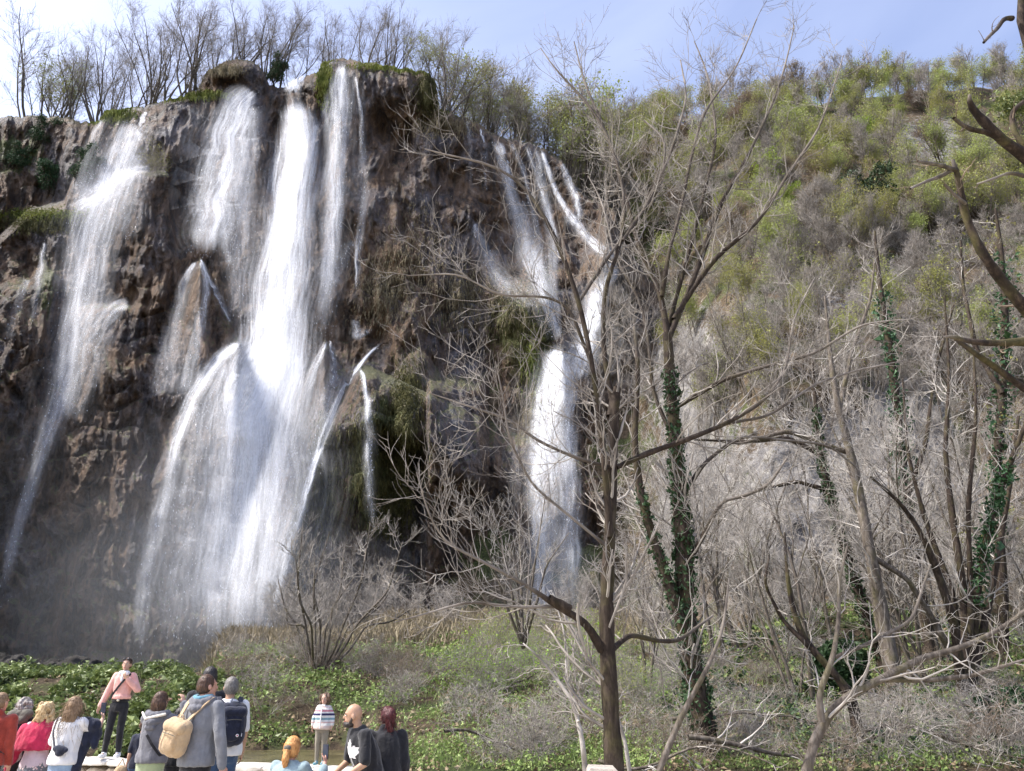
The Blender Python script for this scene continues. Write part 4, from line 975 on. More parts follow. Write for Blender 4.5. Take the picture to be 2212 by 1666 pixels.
# ivy clad tree behind it
B_tr = limb([(1545, 1680, 21), (1510, 1520, 22), (1485, 1380, 20), (1475, 1150, 18), (1462, 1000, 16), (1450, 850, 13), (1442, 720, 10)], 14, 14, jit=.003)
Bs = limb([(1485, 1380, 14), (1430, 1220, 11), (1385, 1080, 9), (1370, 950, 7), (1380, 800, 5), (1370, 700, 3)], 14, 13.5, seed=21)
B = [B_tr, Bs,
 limb([(1445, 740, 10), (1425, 620, 8), (1385, 550, 7), (1345, 400, 6), (1300, 260, 4.5), (1265, 190, 3), (1240, 90, 1.6)], 14, 14.6, seed=22),
 limb([(1445, 730, 9), (1500, 600, 8), (1560, 430, 6), (1610, 350, 4.5), (1680, 200, 3), (1702, 120, 2), (1716, 55, 1.2)], 14, 15, seed=23),
 limb([(1430, 640, 7), (1445, 540, 6), (1470, 460, 5), (1490, 350, 4.5), (1520, 240, 3.4), (1590, 150, 2.4), (1635, 40, 1.3)], 14, 14.2, seed=24),
 limb([(1455, 690, 8), (1540, 560, 7), (1640, 480, 5), (1700, 380, 4.5), (1770, 280, 3), (1800, 190, 1.6), (1822, 120, 1.2)], 14, 13, seed=25),
 limb([(1462, 880, 7), (1560, 820, 6), (1660, 790, 5), (1760, 765, 4.5), (1860, 700, 3), (1950, 690, 1.6)], 14, 13.2, seed=26),
 limb([(1470, 1080, 8), (1520, 1000, 6), (1600, 940, 4.5), (1680, 950, 4), (1790, 960, 3.4), (1850, 1010, 2)], 14, 15, seed=27),
 limb([(1460, 960, 7), (1410, 850, 6), (1400, 720, 5), (1380, 640, 5), (1330, 560, 3.4), (1300, 430, 2.6), (1270, 380, 1.5)], 14, 14.8, seed=28),
 limb([(1480, 1230, 9), (1560, 1080, 5), (1600, 1075, 5), (1660, 1050, 5), (1700, 990, 3)], 14, 13, seed=29),
 limb([(1440, 720, 7), (1500, 500, 6), (1550, 300, 4), (1530, 160, 2.4), (1500, 90, 1.4)], 14.2, 15.2, seed=30)]
B = B[:2] + [(P_, R_ * 0.74) for P_, R_ in B[2:]]
def ivyB(rt, base, rg):
    a = ivy_on(*B_tr, 3400, 0.10, 0.92, 0.075, 0.09, rg, base); b = ivy_on(*Bs, 700, 0.0, 0.5, 0.08, 0.09, rg, base)
    v, f = join([a, b]); link("ivy", np_mesh("ivy", v, f, IVY, smooth=False), parent=rt)
traced_tree("ivy_clad_tree", "leaning forked tree whose trunk is wrapped in dark ivy, right behind the thick brown trunk", "tree", B, (3.8, 1.4, 4, 3, 0.11, 0.14, 0.15), BARK, TWIG, 22, ivyB, rmin=0.0052, thin=0.03)

# gnarled near tree whose limbs reach in at the upper right
G = [limb([(2420, 1500, 40), (2400, 1100, 36), (2390, 800, 30), (2370, 500, 24), (2330, 250, 16), (2250, 140, 12), (2212, 100, 10), (2190, 62, 8), (2186, 25, 8), (2206, -15, 7)], 6.4, 6.2, seed=41),
 limb([(2380, 560, 22), (2290, 400, 18), (2212, 335, 14), (2160, 300, 12), (2125, 262, 10), (2098, 235, 8), (2085, 212, 5), (2094, 205, 3)], 6.4, 5.8, seed=42),
 limb([(2158, 298, 7), (2130, 285, 6), (2100, 281, 6), (2078, 270, 5), (2060, 255, 4)], 5.9, 5.7, n=14, seed=43),
 limb([(2395, 900, 22), (2290, 760, 18), (2212, 665, 14), (2150, 590, 12), (2105, 520, 10), (2080, 450, 9), (2074, 400, 8), (2064, 350, 7), (2058, 345, 4)], 6.4, 5.8, seed=44),
 limb([(2064, 368, 6), (2030, 356, 5), (1990, 350, 4.5), (1982, 348, 3)], 5.8, 5.6, n=12, seed=45),
 limb([(2060, 366, 5), (2030, 382, 5), (2000, 392, 4), (1966, 408, 3)], 5.8, 5.6, n=12, seed=46),
 limb([(2085, 440, 4.5), (2060, 420, 4), (2040, 398, 3.4)], 5.8, 5.6, n=8, seed=47),
 limb([(2400, 760, 20), (2290, 740, 15), (2212, 738, 11), (2160, 742, 9), (2100, 740, 7), (2050, 725, 5), (2036, 728, 2)], 6.4, 6.0, seed=48),
 limb([(2060, 728, 6), (2100, 760, 7), (2160, 800, 8), (2212, 840, 8), (2300, 900, 10)], 6.0, 6.3, n=16, seed=49),
 limb([(2186, 40, 6), (2170, 38, 5), (2155, 62, 4), (2140, 75, 4), (2125, 92, 3)], 6.2, 6.0, n=14, seed=50),
 limb([(2300, 420, 10), (2230, 330, 8), (2195, 300, 7), (2180, 240, 5), (2212, 220, 5)], 6.2, 6.1, n=16, seed=51),
 limb([(2212, 380, 5), (2180, 372, 4), (2150, 385, 3), (2110, 398, 2)], 6.0, 5.9, n=12, seed=52)]
def ivyG(rt, base, rg):
    c = PT(2200, 225, 6.3) - base
    p = c + rg.normal(size=(900, 3)) * np.array([.13, .1, .07])
    v, f = leaf_quads(p, 0.035, rg); link("leaf_clump", np_mesh("leaf_clump", v, f, BUTTER, smooth=False), parent=rt)
G = [(P_, R_ * 0.78) for P_, R_ in G]
traced_tree("gnarled_tree", "dark gnarled near tree with broken mossy limbs reaching in from the right edge", "tree", G, (0.9, 0.3, 1, 1, 0.08, 0.3, 0.4), BARKD, TWIGB, 23, ivyG, rmin=0.003)

# woodland trees at the right
def ivyf(tr, n, t0, t1, size=0.11, thick=0.2):
    def fn(rt, base, rg):
        v, f = ivy_on(*tr, n, t0, t1, size, thick, rg, base); link("ivy", np_mesh("ivy", v, f, IVY, smooth=False), parent=rt)
    return fn
C = [limb([(2078, 1500, 12), (2062, 1350, 10), (2030, 1250, 9), (1995, 1160, 7), (1950, 1090, 5), (1880, 1030, 3)], 20, 19, seed=61),
 limb([(2085, 1500, 11), (2085, 1300, 9), (2062, 1150, 8), (2040, 980, 6), (2052, 820, 4), (2040, 640, 2)], 20, 20.5, seed=62),
 limb([(2092, 1500, 11), (2112, 1260, 9), (2142, 1110, 7), (2182, 1000, 6), (2230, 880, 4)], 20, 20, seed=63),
 limb([(2082, 1500, 9), (2058, 1280, 8), (2000, 1130, 6), (1960, 980, 4), (1950, 820, 2)], 20, 21, seed=64),
 limb([(2096, 1500, 9), (2130, 1330, 8), (2152, 1220, 7), (2180, 1060, 5), (2200, 900, 3)], 20, 21, seed=65),
 limb([(2088, 1500, 8), (2098, 1300, 7), (2090, 1100, 5), (2110, 900, 4), (2100, 700, 2)], 20, 19.5, seed=66)]
C = [(P_, R_ * 0.8) for P_, R_ in C]
traced_tree("multi_stemmed_tree", "clump of many brown stems rising from one base near the right edge", "tree", C, (1.5, 1.7, 4, 3, 0.06, 0.18, 0.2), BARK, TWIGP, 24, ivyf(C[2], 1300, .3, .8, .10, .3), rmin=0.006)
d1 = limb([(1935, 1480, 13), (1905, 1320, 12), (1880, 1200, 11), (1862, 1100, 10), (1838, 980, 9), (1812, 890, 7), (1795, 790, 5), (1782, 640, 2.4)], 19, 19, seed=71)
D_ = [d1, limb([(1838, 980, 6), (1780, 960, 5), (1700, 930, 5), (1600, 960, 3), (1560, 955, 2)], 19, 18.5, seed=72), limb([(1812, 890, 5), (1840, 760, 4), (1880, 650, 3), (1890, 560, 2)], 19, 19.5, seed=73), limb([(1880, 1200, 6), (1960, 1250, 5), (2010, 1330, 6), (2050, 1400, 7)], 19, 19.6, seed=74)]
traced_tree("woodland_tree", "slanting smooth barked tree with a broken fork, right of the ivy clad tree", "tree", D_, (1.5, 1.6, 4, 3, 0.06, 0.18, 0.25), BARKG, TWIGP, 25, rmin=0.0055)
e1 = limb([(1908, 1440, 11), (1870, 1330, 10), (1840, 1230, 9), (1815, 1150, 9), (1790, 1060, 8), (1770, 970, 7), (1762, 880, 4), (1755, 780, 2)], 23, 23, seed=81)
E_ = [e1, limb([(1770, 980, 6), (1700, 945, 5), (1620, 955, 4), (1500, 950, 2)], 23, 22, seed=82), limb([(1792, 1060, 5), (1720, 1040, 4), (1640, 1060, 3)], 23, 22.6, seed=83)]
traced_tree("woodland_tree", "thin leaning tree with ivy leaves scattered up its stem, in front of the pale crag", "tree", E_, (1.4, 1.7, 4, 3, 0.06, 0.18, 0.25), BARK, TWIGP, 26, ivyf(e1, 1900, .02, .85, .10, .12), rmin=0.006)
f1 = limb([(1862, 1680, 11), (1850, 1560, 11), (1838, 1500, 10), (1790, 1440, 8), (1740, 1390, 7), (1712, 1320, 6), (1700, 1240, 4), (1695, 1150, 2)], 15, 15.5, seed=91)
F_ = [f1, limb([(1745, 1395, 5), (1690, 1340, 4), (1650, 1260, 3), (1662, 1200, 2)], 15, 15, n=16, seed=92)]
traced_tree("dark_sapling", "short dark crooked sapling rising in front of the round ivy bush", "tree", F_, (1.6, 0.9, 3, 3, 0.06, 0.2, 0.3), BARKD, TWIG, 27, rmin=0.0045)
g1 = limb([(2015, 1440, 9), (1985, 1250, 9), (1958, 1080, 8), (1940, 900, 8), (1920, 740, 7), (1900, 620, 5), (1890, 500, 2)], 26, 27, seed=95)
traced_tree("ivy_clad_tree", "slim upright tree bushy with dark ivy halfway up, left of the many stemmed clump", "tree", [g1, limb([(1958, 1080, 5), (2000, 960, 4), (2020, 800, 3), (2060, 660, 2)], 26, 27, seed=96)], (1.2, 1.9, 4, 3, 0.06, 0.18, 0.25), BARK, TWIGP, 28, ivyf(g1, 1500, .35, .85, .13, .5), rmin=0.007)
h1 = limb([(2168, 1460, 9), (2165, 1250, 9), (2150, 1050, 8), (2165, 850, 8), (2172, 680, 7), (2165, 560, 5), (2150, 450, 2)], 28, 29, seed=97)
traced_tree("ivy_clad_tree", "tree at the right edge with ivy leaves all the way up its upper trunk", "tree", [h1, limb([(2165, 850, 5), (2110, 760, 4), (2080, 620, 3), (2075, 520, 2)], 28, 29, seed=98)], (1.1, 1.9, 4, 3, 0.06, 0.18, 0.25), BARK, TWIGP, 29, ivyf(h1, 1500, .3, .9, .14, .5), rmin=0.0075, leafy=(BUD, 900, .09))
# long pale boughs low in front on the right
traced_tree("leaning_sapling", "young tree bent low with a long smooth bough sweeping up to the right edge", "tree", [
 limb([(1735, 1760, 12), (1745, 1640, 10), (1775, 1560, 9), (1830, 1500, 8), (1905, 1468, 7), (1990, 1420, 6), (2080, 1400, 5), (2180, 1350, 4), (2260, 1280, 3)], 9, 9.6, seed=101),
 limb([(1775, 1560, 7), (1768, 1500, 6), (1800, 1420, 5), (1812, 1340, 4.5), (1812, 1260, 3), (1830, 1180, 2)], 9, 9.2, seed=102),
 limb([(1905, 1468, 5), (2000, 1470, 4.5), (2100, 1460, 4), (2230, 1420, 2)], 9.2, 9.2, seed=103),
 limb([(1805, 1420, 4), (1900, 1380, 4), (1970, 1340, 3), (2010, 1220, 2)], 9.2, 9.6, seed=104)], (3.2, 0.8, 3, 3, 0.06, 0.2, 0.2), BARKG, TWIGP, 30, rmin=0.0032)
traced_tree("bare_pole", "thin straight bare sapling leaning right in front of the ivy clad trunk", "tree", [
 limb([(1400, 1760, 9), (1425, 1660, 7), (1470, 1550, 6), (1530, 1440, 4.5), (1562, 1360, 3), (1575, 1250, 2)], 8.5, 8.8, seed=105)], (1.5, 0.7, 2, 2, 0.06, 0.2, 0.4), BARKG, TWIGP, 31, rmin=0.003)
traced_tree("bare_sapling", "small pale forked sapling in front of the brambles left of the thick brown trunk", "tree", [
 limb([(1268, 1700, 6), (1258, 1600, 5), (1240, 1520, 4.5), (1205, 1470, 3.5), (1165, 1420, 2.4), (1130, 1390, 1.5)], 10, 10, seed=106),
 limb([(1250, 1560, 3.4), (1225, 1470, 3), (1220, 1370, 2), (1200, 1300, 1.4)], 10, 10.2, seed=107),
 limb([(1365, 1700, 5), (1350, 1600, 4), (1325, 1520, 3), (1318, 1400, 2)], 10.4, 10.4, seed=108)], (4, 0.6, 4, 3, 0.03, 0.24, 0.2), TWIGP, TWIGP, 32, rmin=0.003)
# spreading shrub before the mossy hollow
SB = []
rq = np.random.default_rng(8)
for i, (tx, ty) in enumerate([(655, 1130), (712, 1150), (745, 1175), (800, 1130), (870, 1170), (868, 1240), (600, 1250), (620, 1310), (680, 1200), (840, 1290), (770, 1240), (910, 1300), (640, 1210)]):
    bx = 690 + (tx - 740) * 0.13; mx = bx + (tx - bx) * 0.35 + rq.normal() * 6
    SB.append(limb([(bx, 1448, 3), (bx + (mx - bx) * .6, 1400, 2.6), (mx, 1350, 2.2), ((mx + tx) / 2 + rq.normal() * 12, (1350 + ty) / 2 + 20, 2.2), (tx, ty, 1.0)], 24, 24 + rq.normal() * 1.5, seed=110 + i))
traced_tree("spreading_shrub", "bare shrub of many fanning stems on the bank in front of the dark mossy hollow", "shrub", SB, (2.6, 1.1, 4, 3, 0.16, 0.14, 0.3), BARKG, TWIG, 33, rmin=0.0085, sides=5)
SB = []
for i, (tx, ty) in enumerate([(1180, 1060), (1120, 1100), (1060, 1130), (1000, 1050), (1230, 1150), (1100, 1180)]):
    SB.append(limb([(1130, 1400, 4), (1130 + (tx - 1130) * .3, 1300, 3), ((1130 + tx) / 2, 1220, 2), (tx, ty, 1)], 22, 22 + rq.normal(), seed=130 + i))
traced_tree("spreading_shrub", "bare shrub at the foot of the right hand chute, its twigs crossing the water", "shrub", SB, (2.6, 1.1, 4, 3, 0.12, 0.16, 0.3), BARKG, TWIGP, 34, rmin=0.006, sides=5)
# fallen branches on the ground
def fallen(i, x, y, D, ln, az, r, label):
    rg = np.random.default_rng(300 + i); c = PT(x, y, D); n = 16; t = np.linspace(-.5, .5, n)
    X = c[0] + t * ln * math.cos(az); Y = c[1] + t * ln * math.sin(az) + .12 * np.sin(t * 7 + i); Z = np.maximum(ground_z(X, Y), 0) + r + .10 + .35 * np.abs(np.sin(t * 3 + i)) ** 2
    P = np.stack([X, Y, Z], 1)[None]; R = (r * np.linspace(1, .25, n) * (1 + .1 * rg.normal(size=n)))[None]
    base = P[0, 0].copy(); rt = empty("fallen_branch", Vector(base), label, "fallen branch", "fallen branches on the ground under the trees")
    v, f = tube(P - base, R, 7); link("stem", np_mesh("stem", v, f, BARKG), parent=rt)
    l1 = grow(P, R, 9, ln * .28, (25, 65), .04, .16, .5, 7, .1, 1, rg, .006); l2 = grow(*l1, 4, ln * .12, (25, 60), .04, .16, .6, 5, .1, 1, rg, .004)
    v, f = join([tube(l1[0] - base, l1[1], 4), tube(l2[0] - base, l2[1], 3)]); link("twigs", np_mesh("twigs", v, f, TWIGP), parent=rt)
fallen(0, 1750, 1615, 13.2, 4.2, .25, .045, "long fallen branch lying at the bottom edge right of the ivy clad trunk")
fallen(1, 1480, 1640, 12.2, 2.6, -.3, .03, "pale fallen branch just right of the foot of the thick brown trunk")
fallen(2, 2010, 1590, 13.6, 3.2, -.35, .035, "fallen branch slanting down towards the bottom right corner")
fallen(3, 1130, 1600, 14.0, 2.8, .4, .028, "fallen branch left of the thick brown trunk, nearest the red haired woman")
fallen(4, 1150, 1470, 22.0, 4.6, .15, .04, "dark fallen branch across the grassy bank left of the brown trunk")
fallen(5, 1640, 1530, 16.5, 3.6, -.15, .04, "fallen branch in the herbs between the ivy clad trunk and the round ivy bush")
# round ivy bush, boulders
def ivy_bush(label, x, y, D, rx, rz, n, seed):
    rg = np.random.default_rng(seed); c = PT(x, y, D)
    rt = empty("ivy_bush", Vector(c - np.array([0, 0, rz])), label, "bush")
    q = rg.normal(size=(n, 3)); q /= np.linalg.norm(q, axis=1, keepdims=True)
    rr = (0.75 + 0.35 * fbm(q[:, 0] * 1.5 + seed, q[:, 1] * 1.5, q[:, 2] * 1.5, 3)) * rg.uniform(.6, 1, n) ** .4
    p = q * rr[:, None] * np.array([rx, rx * .8, rz]) + np.array([0, 0, rz])
    v, f = leaf_quads(p, 0.13, rg); link("foliage", np_mesh("foliage", v, f, IVY, smooth=False), parent=rt)
    S = stems_from_base(rg, 5, rz * 1.6, .05, .5); v, f = tube(*S, 5); link("stem", np_mesh("stem", v, f, BARKD), parent=rt)
ivy_bush("round dark ivy bush among the trunks at the lower right", 1820, 1440, 21, 0.95, 0.85, 4200, 1)
ivy_bush("dark ivy bush at the bottom right corner", 2190, 1560, 15, 0.9, 0.8, 3200, 2)
def boulder(label, x, y, D, s, seed, nm="boulder"):
    rg = np.random.default_rng(seed)
    me = ellipsoid_mesh(nm, s, s * .8, s * .62, seed * 5.3, 0.55, 44, 30)
    n = len(me.vertices); co = np.empty(n * 3, np.float32); me.vertices.foreach_get("co", co); co = co.reshape(-1, 3)
    co += (co / (np.linalg.norm(co, axis=1, keepdims=True) + 1e-6)) * (0.12 * s * ridged(co[:, 0] / s * 2, co[:, 1] / s * 2, co[:, 2] / s * 2 + seed, 3))[:, None]
    me.vertices.foreach_set("co", co.ravel()); me.update()
    me.polygons.foreach_set("use_smooth", [True] * len(me.polygons))
    me.materials.append(WETROCK_SHADED); o = link(nm, me); o.location = Vector(PT(x, y, D)); tag(o, label, "boulder"); return o
WETROCK_SHADED = mat_simple("shaded_wet_boulder_rock", (0.012, 0.011, 0.010), (0.06, 0.055, 0.05), 1.6, 0.85, 0.8, 0.15, bscale=5, bdist=0.1)  # wet rock, its base colour darkened further to imitate shade
boulder("wet shade-darkened boulder at the left edge behind the leafy bank", 12, 1448, 24.5, 0.65, 1)
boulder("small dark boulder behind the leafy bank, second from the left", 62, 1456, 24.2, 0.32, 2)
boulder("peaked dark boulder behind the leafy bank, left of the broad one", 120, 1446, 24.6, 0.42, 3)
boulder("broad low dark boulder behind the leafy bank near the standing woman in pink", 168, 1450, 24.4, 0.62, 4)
# ================================================================ people
def rotx(a): return np.array([[1, 0, 0], [0, math.cos(a), -math.sin(a)], [0, math.sin(a), math.cos(a)]])
def roty(a): return np.array([[math.cos(a), 0, math.sin(a)], [0, 1, 0], [-math.sin(a), 0, math.cos(a)]])
def rotz(a): return np.array([[math.cos(a), -math.sin(a), 0], [math.sin(a), math.cos(a), 0], [0, 0, 1]])
class Sh:
    """overlapping tapered shapes grown into one continuous skin by a voxel remesh"""
    def __init__(s): s.V, s.F, s.b = [], [], 0
    def rings(s, C, A, B, R1, R2, n=18):
        """ring centres C, axis vectors A, B, radii"""
        an = np.arange(n) / n * 2 * PI; C = np.asarray(C, float)
        v = C[:, None] + np.asarray(R1)[:, None, None] * np.cos(an)[None, :, None] * A[:, None] + np.asarray(R2)[:, None, None] * np.sin(an)[None, :, None] * B[:, None]
        m = len(C); s.V.append(v.reshape(-1, 3))
        f = grid_faces(m, n, s.b, True)
        s.F += [f, np.array([[s.b + i for i in range(n)][::-1]]), np.array([[s.b + (m - 1) * n + i for i in range(n)]])]; s.b += m * n
    def cap(s, p0, p1, r0, r1, flat=1.0, n=14):
        p0, p1 = np.asarray(p0, float), np.asarray(p1, float); d = p1 - p0; L = np.linalg.norm(d) + 1e-9; d /= L
        ref = np.array([0, 1., 0]) if abs(d[1]) < 0.8 else np.array([1., 0, 0])
        a = np.cross(d, ref); a /= np.linalg.norm(a); b = np.cross(d, a)
        t = np.linspace(0.08, PI / 2, 5)
        C = [p0 - d * r0 * math.cos(q) for q in t] + [p0 + d * L * k for k in (.33, .66)] + [p1 + d * r1 * math.cos(q) for q in t[::-1]]
        R = [r0 * math.sin(q) for q in t] + [r0 + (r1 - r0) * k for k in (.33, .66)] + [r1 * math.sin(q) for q in t[::-1]]
        R = np.array(R); k = len(C)
        s.rings(C, np.repeat(a[None], k, 0), np.repeat(b[None], k, 0), R, R * flat, n)
    def ell(s, c, r, M=None, n=18):
        b = np.linspace(0.06, PI - 0.06, 12); M = np.eye(3) if M is None else M; c = np.asarray(c, float)
        C = c + (np.stack([0 * b, 0 * b, -np.cos(b) * r[2]], 1) @ M.T)
        s.rings(C, np.repeat(M[:, 0][None], 12, 0), np.repeat(M[:, 1][None], 12, 0), np.sin(b) * r[0], np.sin(b) * r[1], n)
    def loft(s, rows, T=None, n=22):
        rows = np.array(rows, float); z = np.linspace(0, len(rows) - 1, 4 * len(rows)); q = np.stack([np.interp(z, np.arange(len(rows)), rows[:, k]) for k in range(5)], 1)
        for _ in range(2): q[1:-1] = (q[:-2] + 2 * q[1:-1] + q[2:]) / 4
        C = q[:, :3]; A = np.array([1., 0, 0]); B = np.array([0, 1., 0])
        if T: 
            C2 = np.array([T(c) for c in C]); A2 = np.array([T(c + A * .01) - T(c) for c in C]) * 100; B2 = np.array([T(c + B * .01) - T(c) for c in C]) * 100
        else: C2, A2, B2 = C, np.repeat(A[None], len(C), 0), np.repeat(B[None], len(C), 0)
        s.rings(C2, A2, B2, q[:, 3], q[:, 4], n)
    def build(s, name, mat, parent, voxel=0.012, smooth=3, fold=0.0, fs=9.0, seed=0.0, extra=None):
        me = np_mesh(name + "_raw", np.concatenate(s.V), s.F)
        ob = bpy.data.objects.new("raw", me); COL.objects.link(ob)
        m = ob.modifiers.new("r", 'REMESH'); m.mode = 'VOXEL'; m.voxel_size = voxel
        if smooth:
            k = ob.modifiers.new("s", 'SMOOTH'); k.factor = 0.5; k.iterations = smooth
        dg = bpy.context.evaluated_depsgraph_get(); out = bpy.data.meshes.new_from_object(ob.evaluated_get(dg))
        bpy.data.objects.remove(ob); bpy.data.meshes.remove(me)
        out.name = name; n = len(out.vertices)
        if fold:
            co = np.empty(n * 3, np.float32); no = np.empty(n * 3, np.float32)
            out.vertices.foreach_get("co", co); out.vertices.foreach_get("normal", no); co = co.reshape(-1, 3); no = no.reshape(-1, 3)
            w = ridged(co[:, 0] * fs + seed, co[:, 1] * fs, co[:, 2] * fs * 0.55 + co[:, 0] * fs * .4, 2) + 0.5 * noise(co[:, 0] * fs * 2, co[:, 1] * fs * 2, co[:, 2] * fs + seed)
            co = co + no * (fold * w)[:, None]; out.vertices.foreach_set("co", co.ravel())
        out.polygons.foreach_set("use_smooth", [True] * len(out.polygons))
        out.materials.clear(); out.materials.append(mat); out.update()
        return link(name, out, parent=parent)

def cloth(name, c, v=0.35, rough=0.85, scale=14, weave=220):
    t = NT(name); co = t.coord()
    f = t.noise(co, scale, 4, 0.6); g = t.noise(co, weave, 2)
    a = tuple(q * (1 - v) for q in c); b = tuple(min(1, q * (1 + v * .6)) for q in c)
    col = t.ramp(t.math('ADD', t.math('MULTIPLY', f, .7), t.math('MULTIPLY', g, .3)), [(0.35, a), (0.62, b)])
    return t.fin(col, rough, t.bump(t.math('ADD', t.noise(co, 16, 4, 0.6, 1.0), t.math('MULTIPLY', g, .1)), 0.55, 0.02), 0.2, **{"Sheen Weight": 0.25})
def skin(name, c):
    t = NT(name); co = t.coord()
    col = t.ramp(t.noise(co, 22, 4), [(0.35, tuple(q * .88 for q in c)), (0.65, c)])
    return t.fin(col, 0.5, t.bump(t.noise(co, 120, 2), 0.1, 0.003), 0.4, **{"Subsurface Weight": 0.08, "Subsurface Scale": 0.01})
def hairm(name, c1, c2):
    t = NT(name); co = t.coord()
    n = t.noise(t.mapping(co, (1, 1, 0.18)), 90, 3, 0.6, 0.3)
    col = t.ramp(t.math('ADD', t.math('MULTIPLY', n, .7), t.math('MULTIPLY', t.noise(co, 12, 2), .3)), [(0.38, c1), (0.62, c2)])
    return t.fin(col, 0.45, t.bump(n, 0.8, 0.008), 0.4)
SK = skin("skin_light", (0.60, 0.37, 0.27)); SKT = skin("skin_tan", (0.50, 0.30, 0.20)); SKR = skin("skin_rosy", (0.62, 0.34, 0.25))
M_white = cloth("white_cotton", (0.80, 0.79, 0.80), .08); M_black = cloth("black_cloth", (0.018, 0.018, 0.022), .4); M_navy = cloth("navy_cloth", (0.02, 0.024, 0.045), .4)
M_grey = cloth("grey_sweatshirt", (0.20, 0.205, 0.225), .15); M_dgrey = cloth("dark_grey_hoodie", (0.15, 0.15, 0.17), .18); M_red = cloth("rust_red_sweater", (0.30, 0.045, 0.03), .25)
M_pink = cloth("pink_jacket", (0.78, 0.42, 0.37), .12); M_mag = cloth("crimson_shawl", (0.50, 0.028, 0.085), .25); M_lil = cloth("pale_lilac_top", (0.62, 0.50, 0.55), .1)
M_jean = cloth("blue_jeans", (0.26, 0.36, 0.50), .25); M_jeand = cloth("dark_jeans", (0.05, 0.09, 0.17), .3); M_sage = cloth("sage_trousers", (0.36, 0.42, 0.25), .12); M_olive = cloth("olive_leggings", (0.25, 0.22, 0.17), .12)
M_teal = cloth("grey_teal_top", (0.27, 0.36, 0.39), .12); M_tan = cloth("tan_canvas", (0.50, 0.36, 0.22), .1); M_khaki = cloth("brown_grey_cloth", (0.13, 0.12, 0.10), .2); M_cream = cloth("cream_lining", (0.72, 0.66, 0.58), .08)
M_puf = cloth("black_quilted_coat", (0.03, 0.03, 0.035), .4, 0.45); M_bluelin = cloth("blue_hood_lining", (0.12, 0.27, 0.36), .15); M_aqua = cloth("aqua_shoe", (0.18, 0.36, 0.42), .2, .6)
M_shoew = mat_simple("white_shoe_leather", (0.72, 0.73, 0.76), (0.85, 0.86, 0.88), 10, 0.5, 0.1)
M_dark = NT("dark_plastic").fin((0.02, 0.02, 0.024), 0.25, None, 0.5); M_metal = NT("buckle_metal").fin((0.6, 0.55, 0.45), 0.3, None, 0.5, Metallic=1.0)
H_brown = hairm("hair_brown", (0.03, 0.015, 0.010), (0.12, 0.062, 0.036)); H_lb = hairm("hair_light_brown", (0.13, 0.075, 0.04), (0.36, 0.24, 0.14)); H_bl = hairm("hair_blonde", (0.38, 0.24, 0.10), (0.76, 0.58, 0.33))
H_grey = hairm("hair_grey", (0.13, 0.11, 0.10), (0.44, 0.39, 0.36)); H_black = hairm("hair_black", (0.008, 0.007, 0.008), (0.05, 0.04, 0.04)); H_ging = hairm("hair_ginger", (0.35, 0.13, 0.035), (0.80, 0.42, 0.15))
H_redd = hairm("hair_dark_red", (0.03, 0.007, 0.008), (0.11, 0.016, 0.02)); H_gsh = hairm("hair_cropped_grey", (0.10, 0.09, 0.08), (0.25, 0.23, 0.21)); H_curl = hairm("hair_curly_brown", (0.05, 0.028, 0.018), (0.22, 0.13, 0.08)); H_beard = hairm("beard_black", (0.012, 0.009, 0.008), (0.06, 0.045, 0.04))

def patterned(name, fn):
    t = NT(name); co = t.coord(); col = fn(t, co)
    return t.fin(col, 0.9, t.bump(t.noise(co, 60, 3), 0.4, 0.01), 0.15)
def stripes(t, co):
    sp = t.n("ShaderNodeSeparateXYZ"); t.put(sp.inputs[0], co)
    z = t.math('ADD', sp.outputs[2], t.math('MULTIPLY', t.noise(co, 30, 2), 0.004))
    r = t.n("ShaderNodeValToRGB"); r.color_ramp.interpolation = 'CONSTANT'
    t.put(r.inputs[0], t.rng(z, 0.50, 0.85)); e = r.color_ramp.elements
    cols = [(0, (.62, .50, .45)), (.14, (.66, .65, .62)), (.24, (.55, .38, .36)), (.30, (.68, .68, .67)), (.37, (.20, .32, .38)), (.46, (.68, .68, .67)), (.55, (.04, .035, .10)), (.64, (.68, .67, .66)), (.70, (.52, .20, .24)), (.78, (.66, .64, .61)), (.86, (.55, .42, .42)), (.91, (.66, .63, .60))]
    e[0].position = 0; e[0].color = (*cols[0][1], 1); e[1].position = cols[1][0]; e[1].color = (*cols[1][1], 1)
    for p, c in cols[2:]:
        q = e.new(p); q.color = (*c, 1)
    return r.outputs[0]
M_stripe = patterned("striped_knit", stripes)
def floral(t, co):
    v = t.n("ShaderNodeTexVoronoi"); t.put(v.inputs["Vector"], co); v.inputs["Scale"].default_value = 26
    f = t.rng(v.outputs["Distance"], 0.25, 0.35)
    c2 = t.mix(t.noise(co, 20, 1), (0.75, 0.35, 0.35), (0.8, 0.78, 0.72))
    return t.mix(f, c2, (0.16, 0.17, 0.19))
M_floral = patterned("grey_floral_skirt", floral)

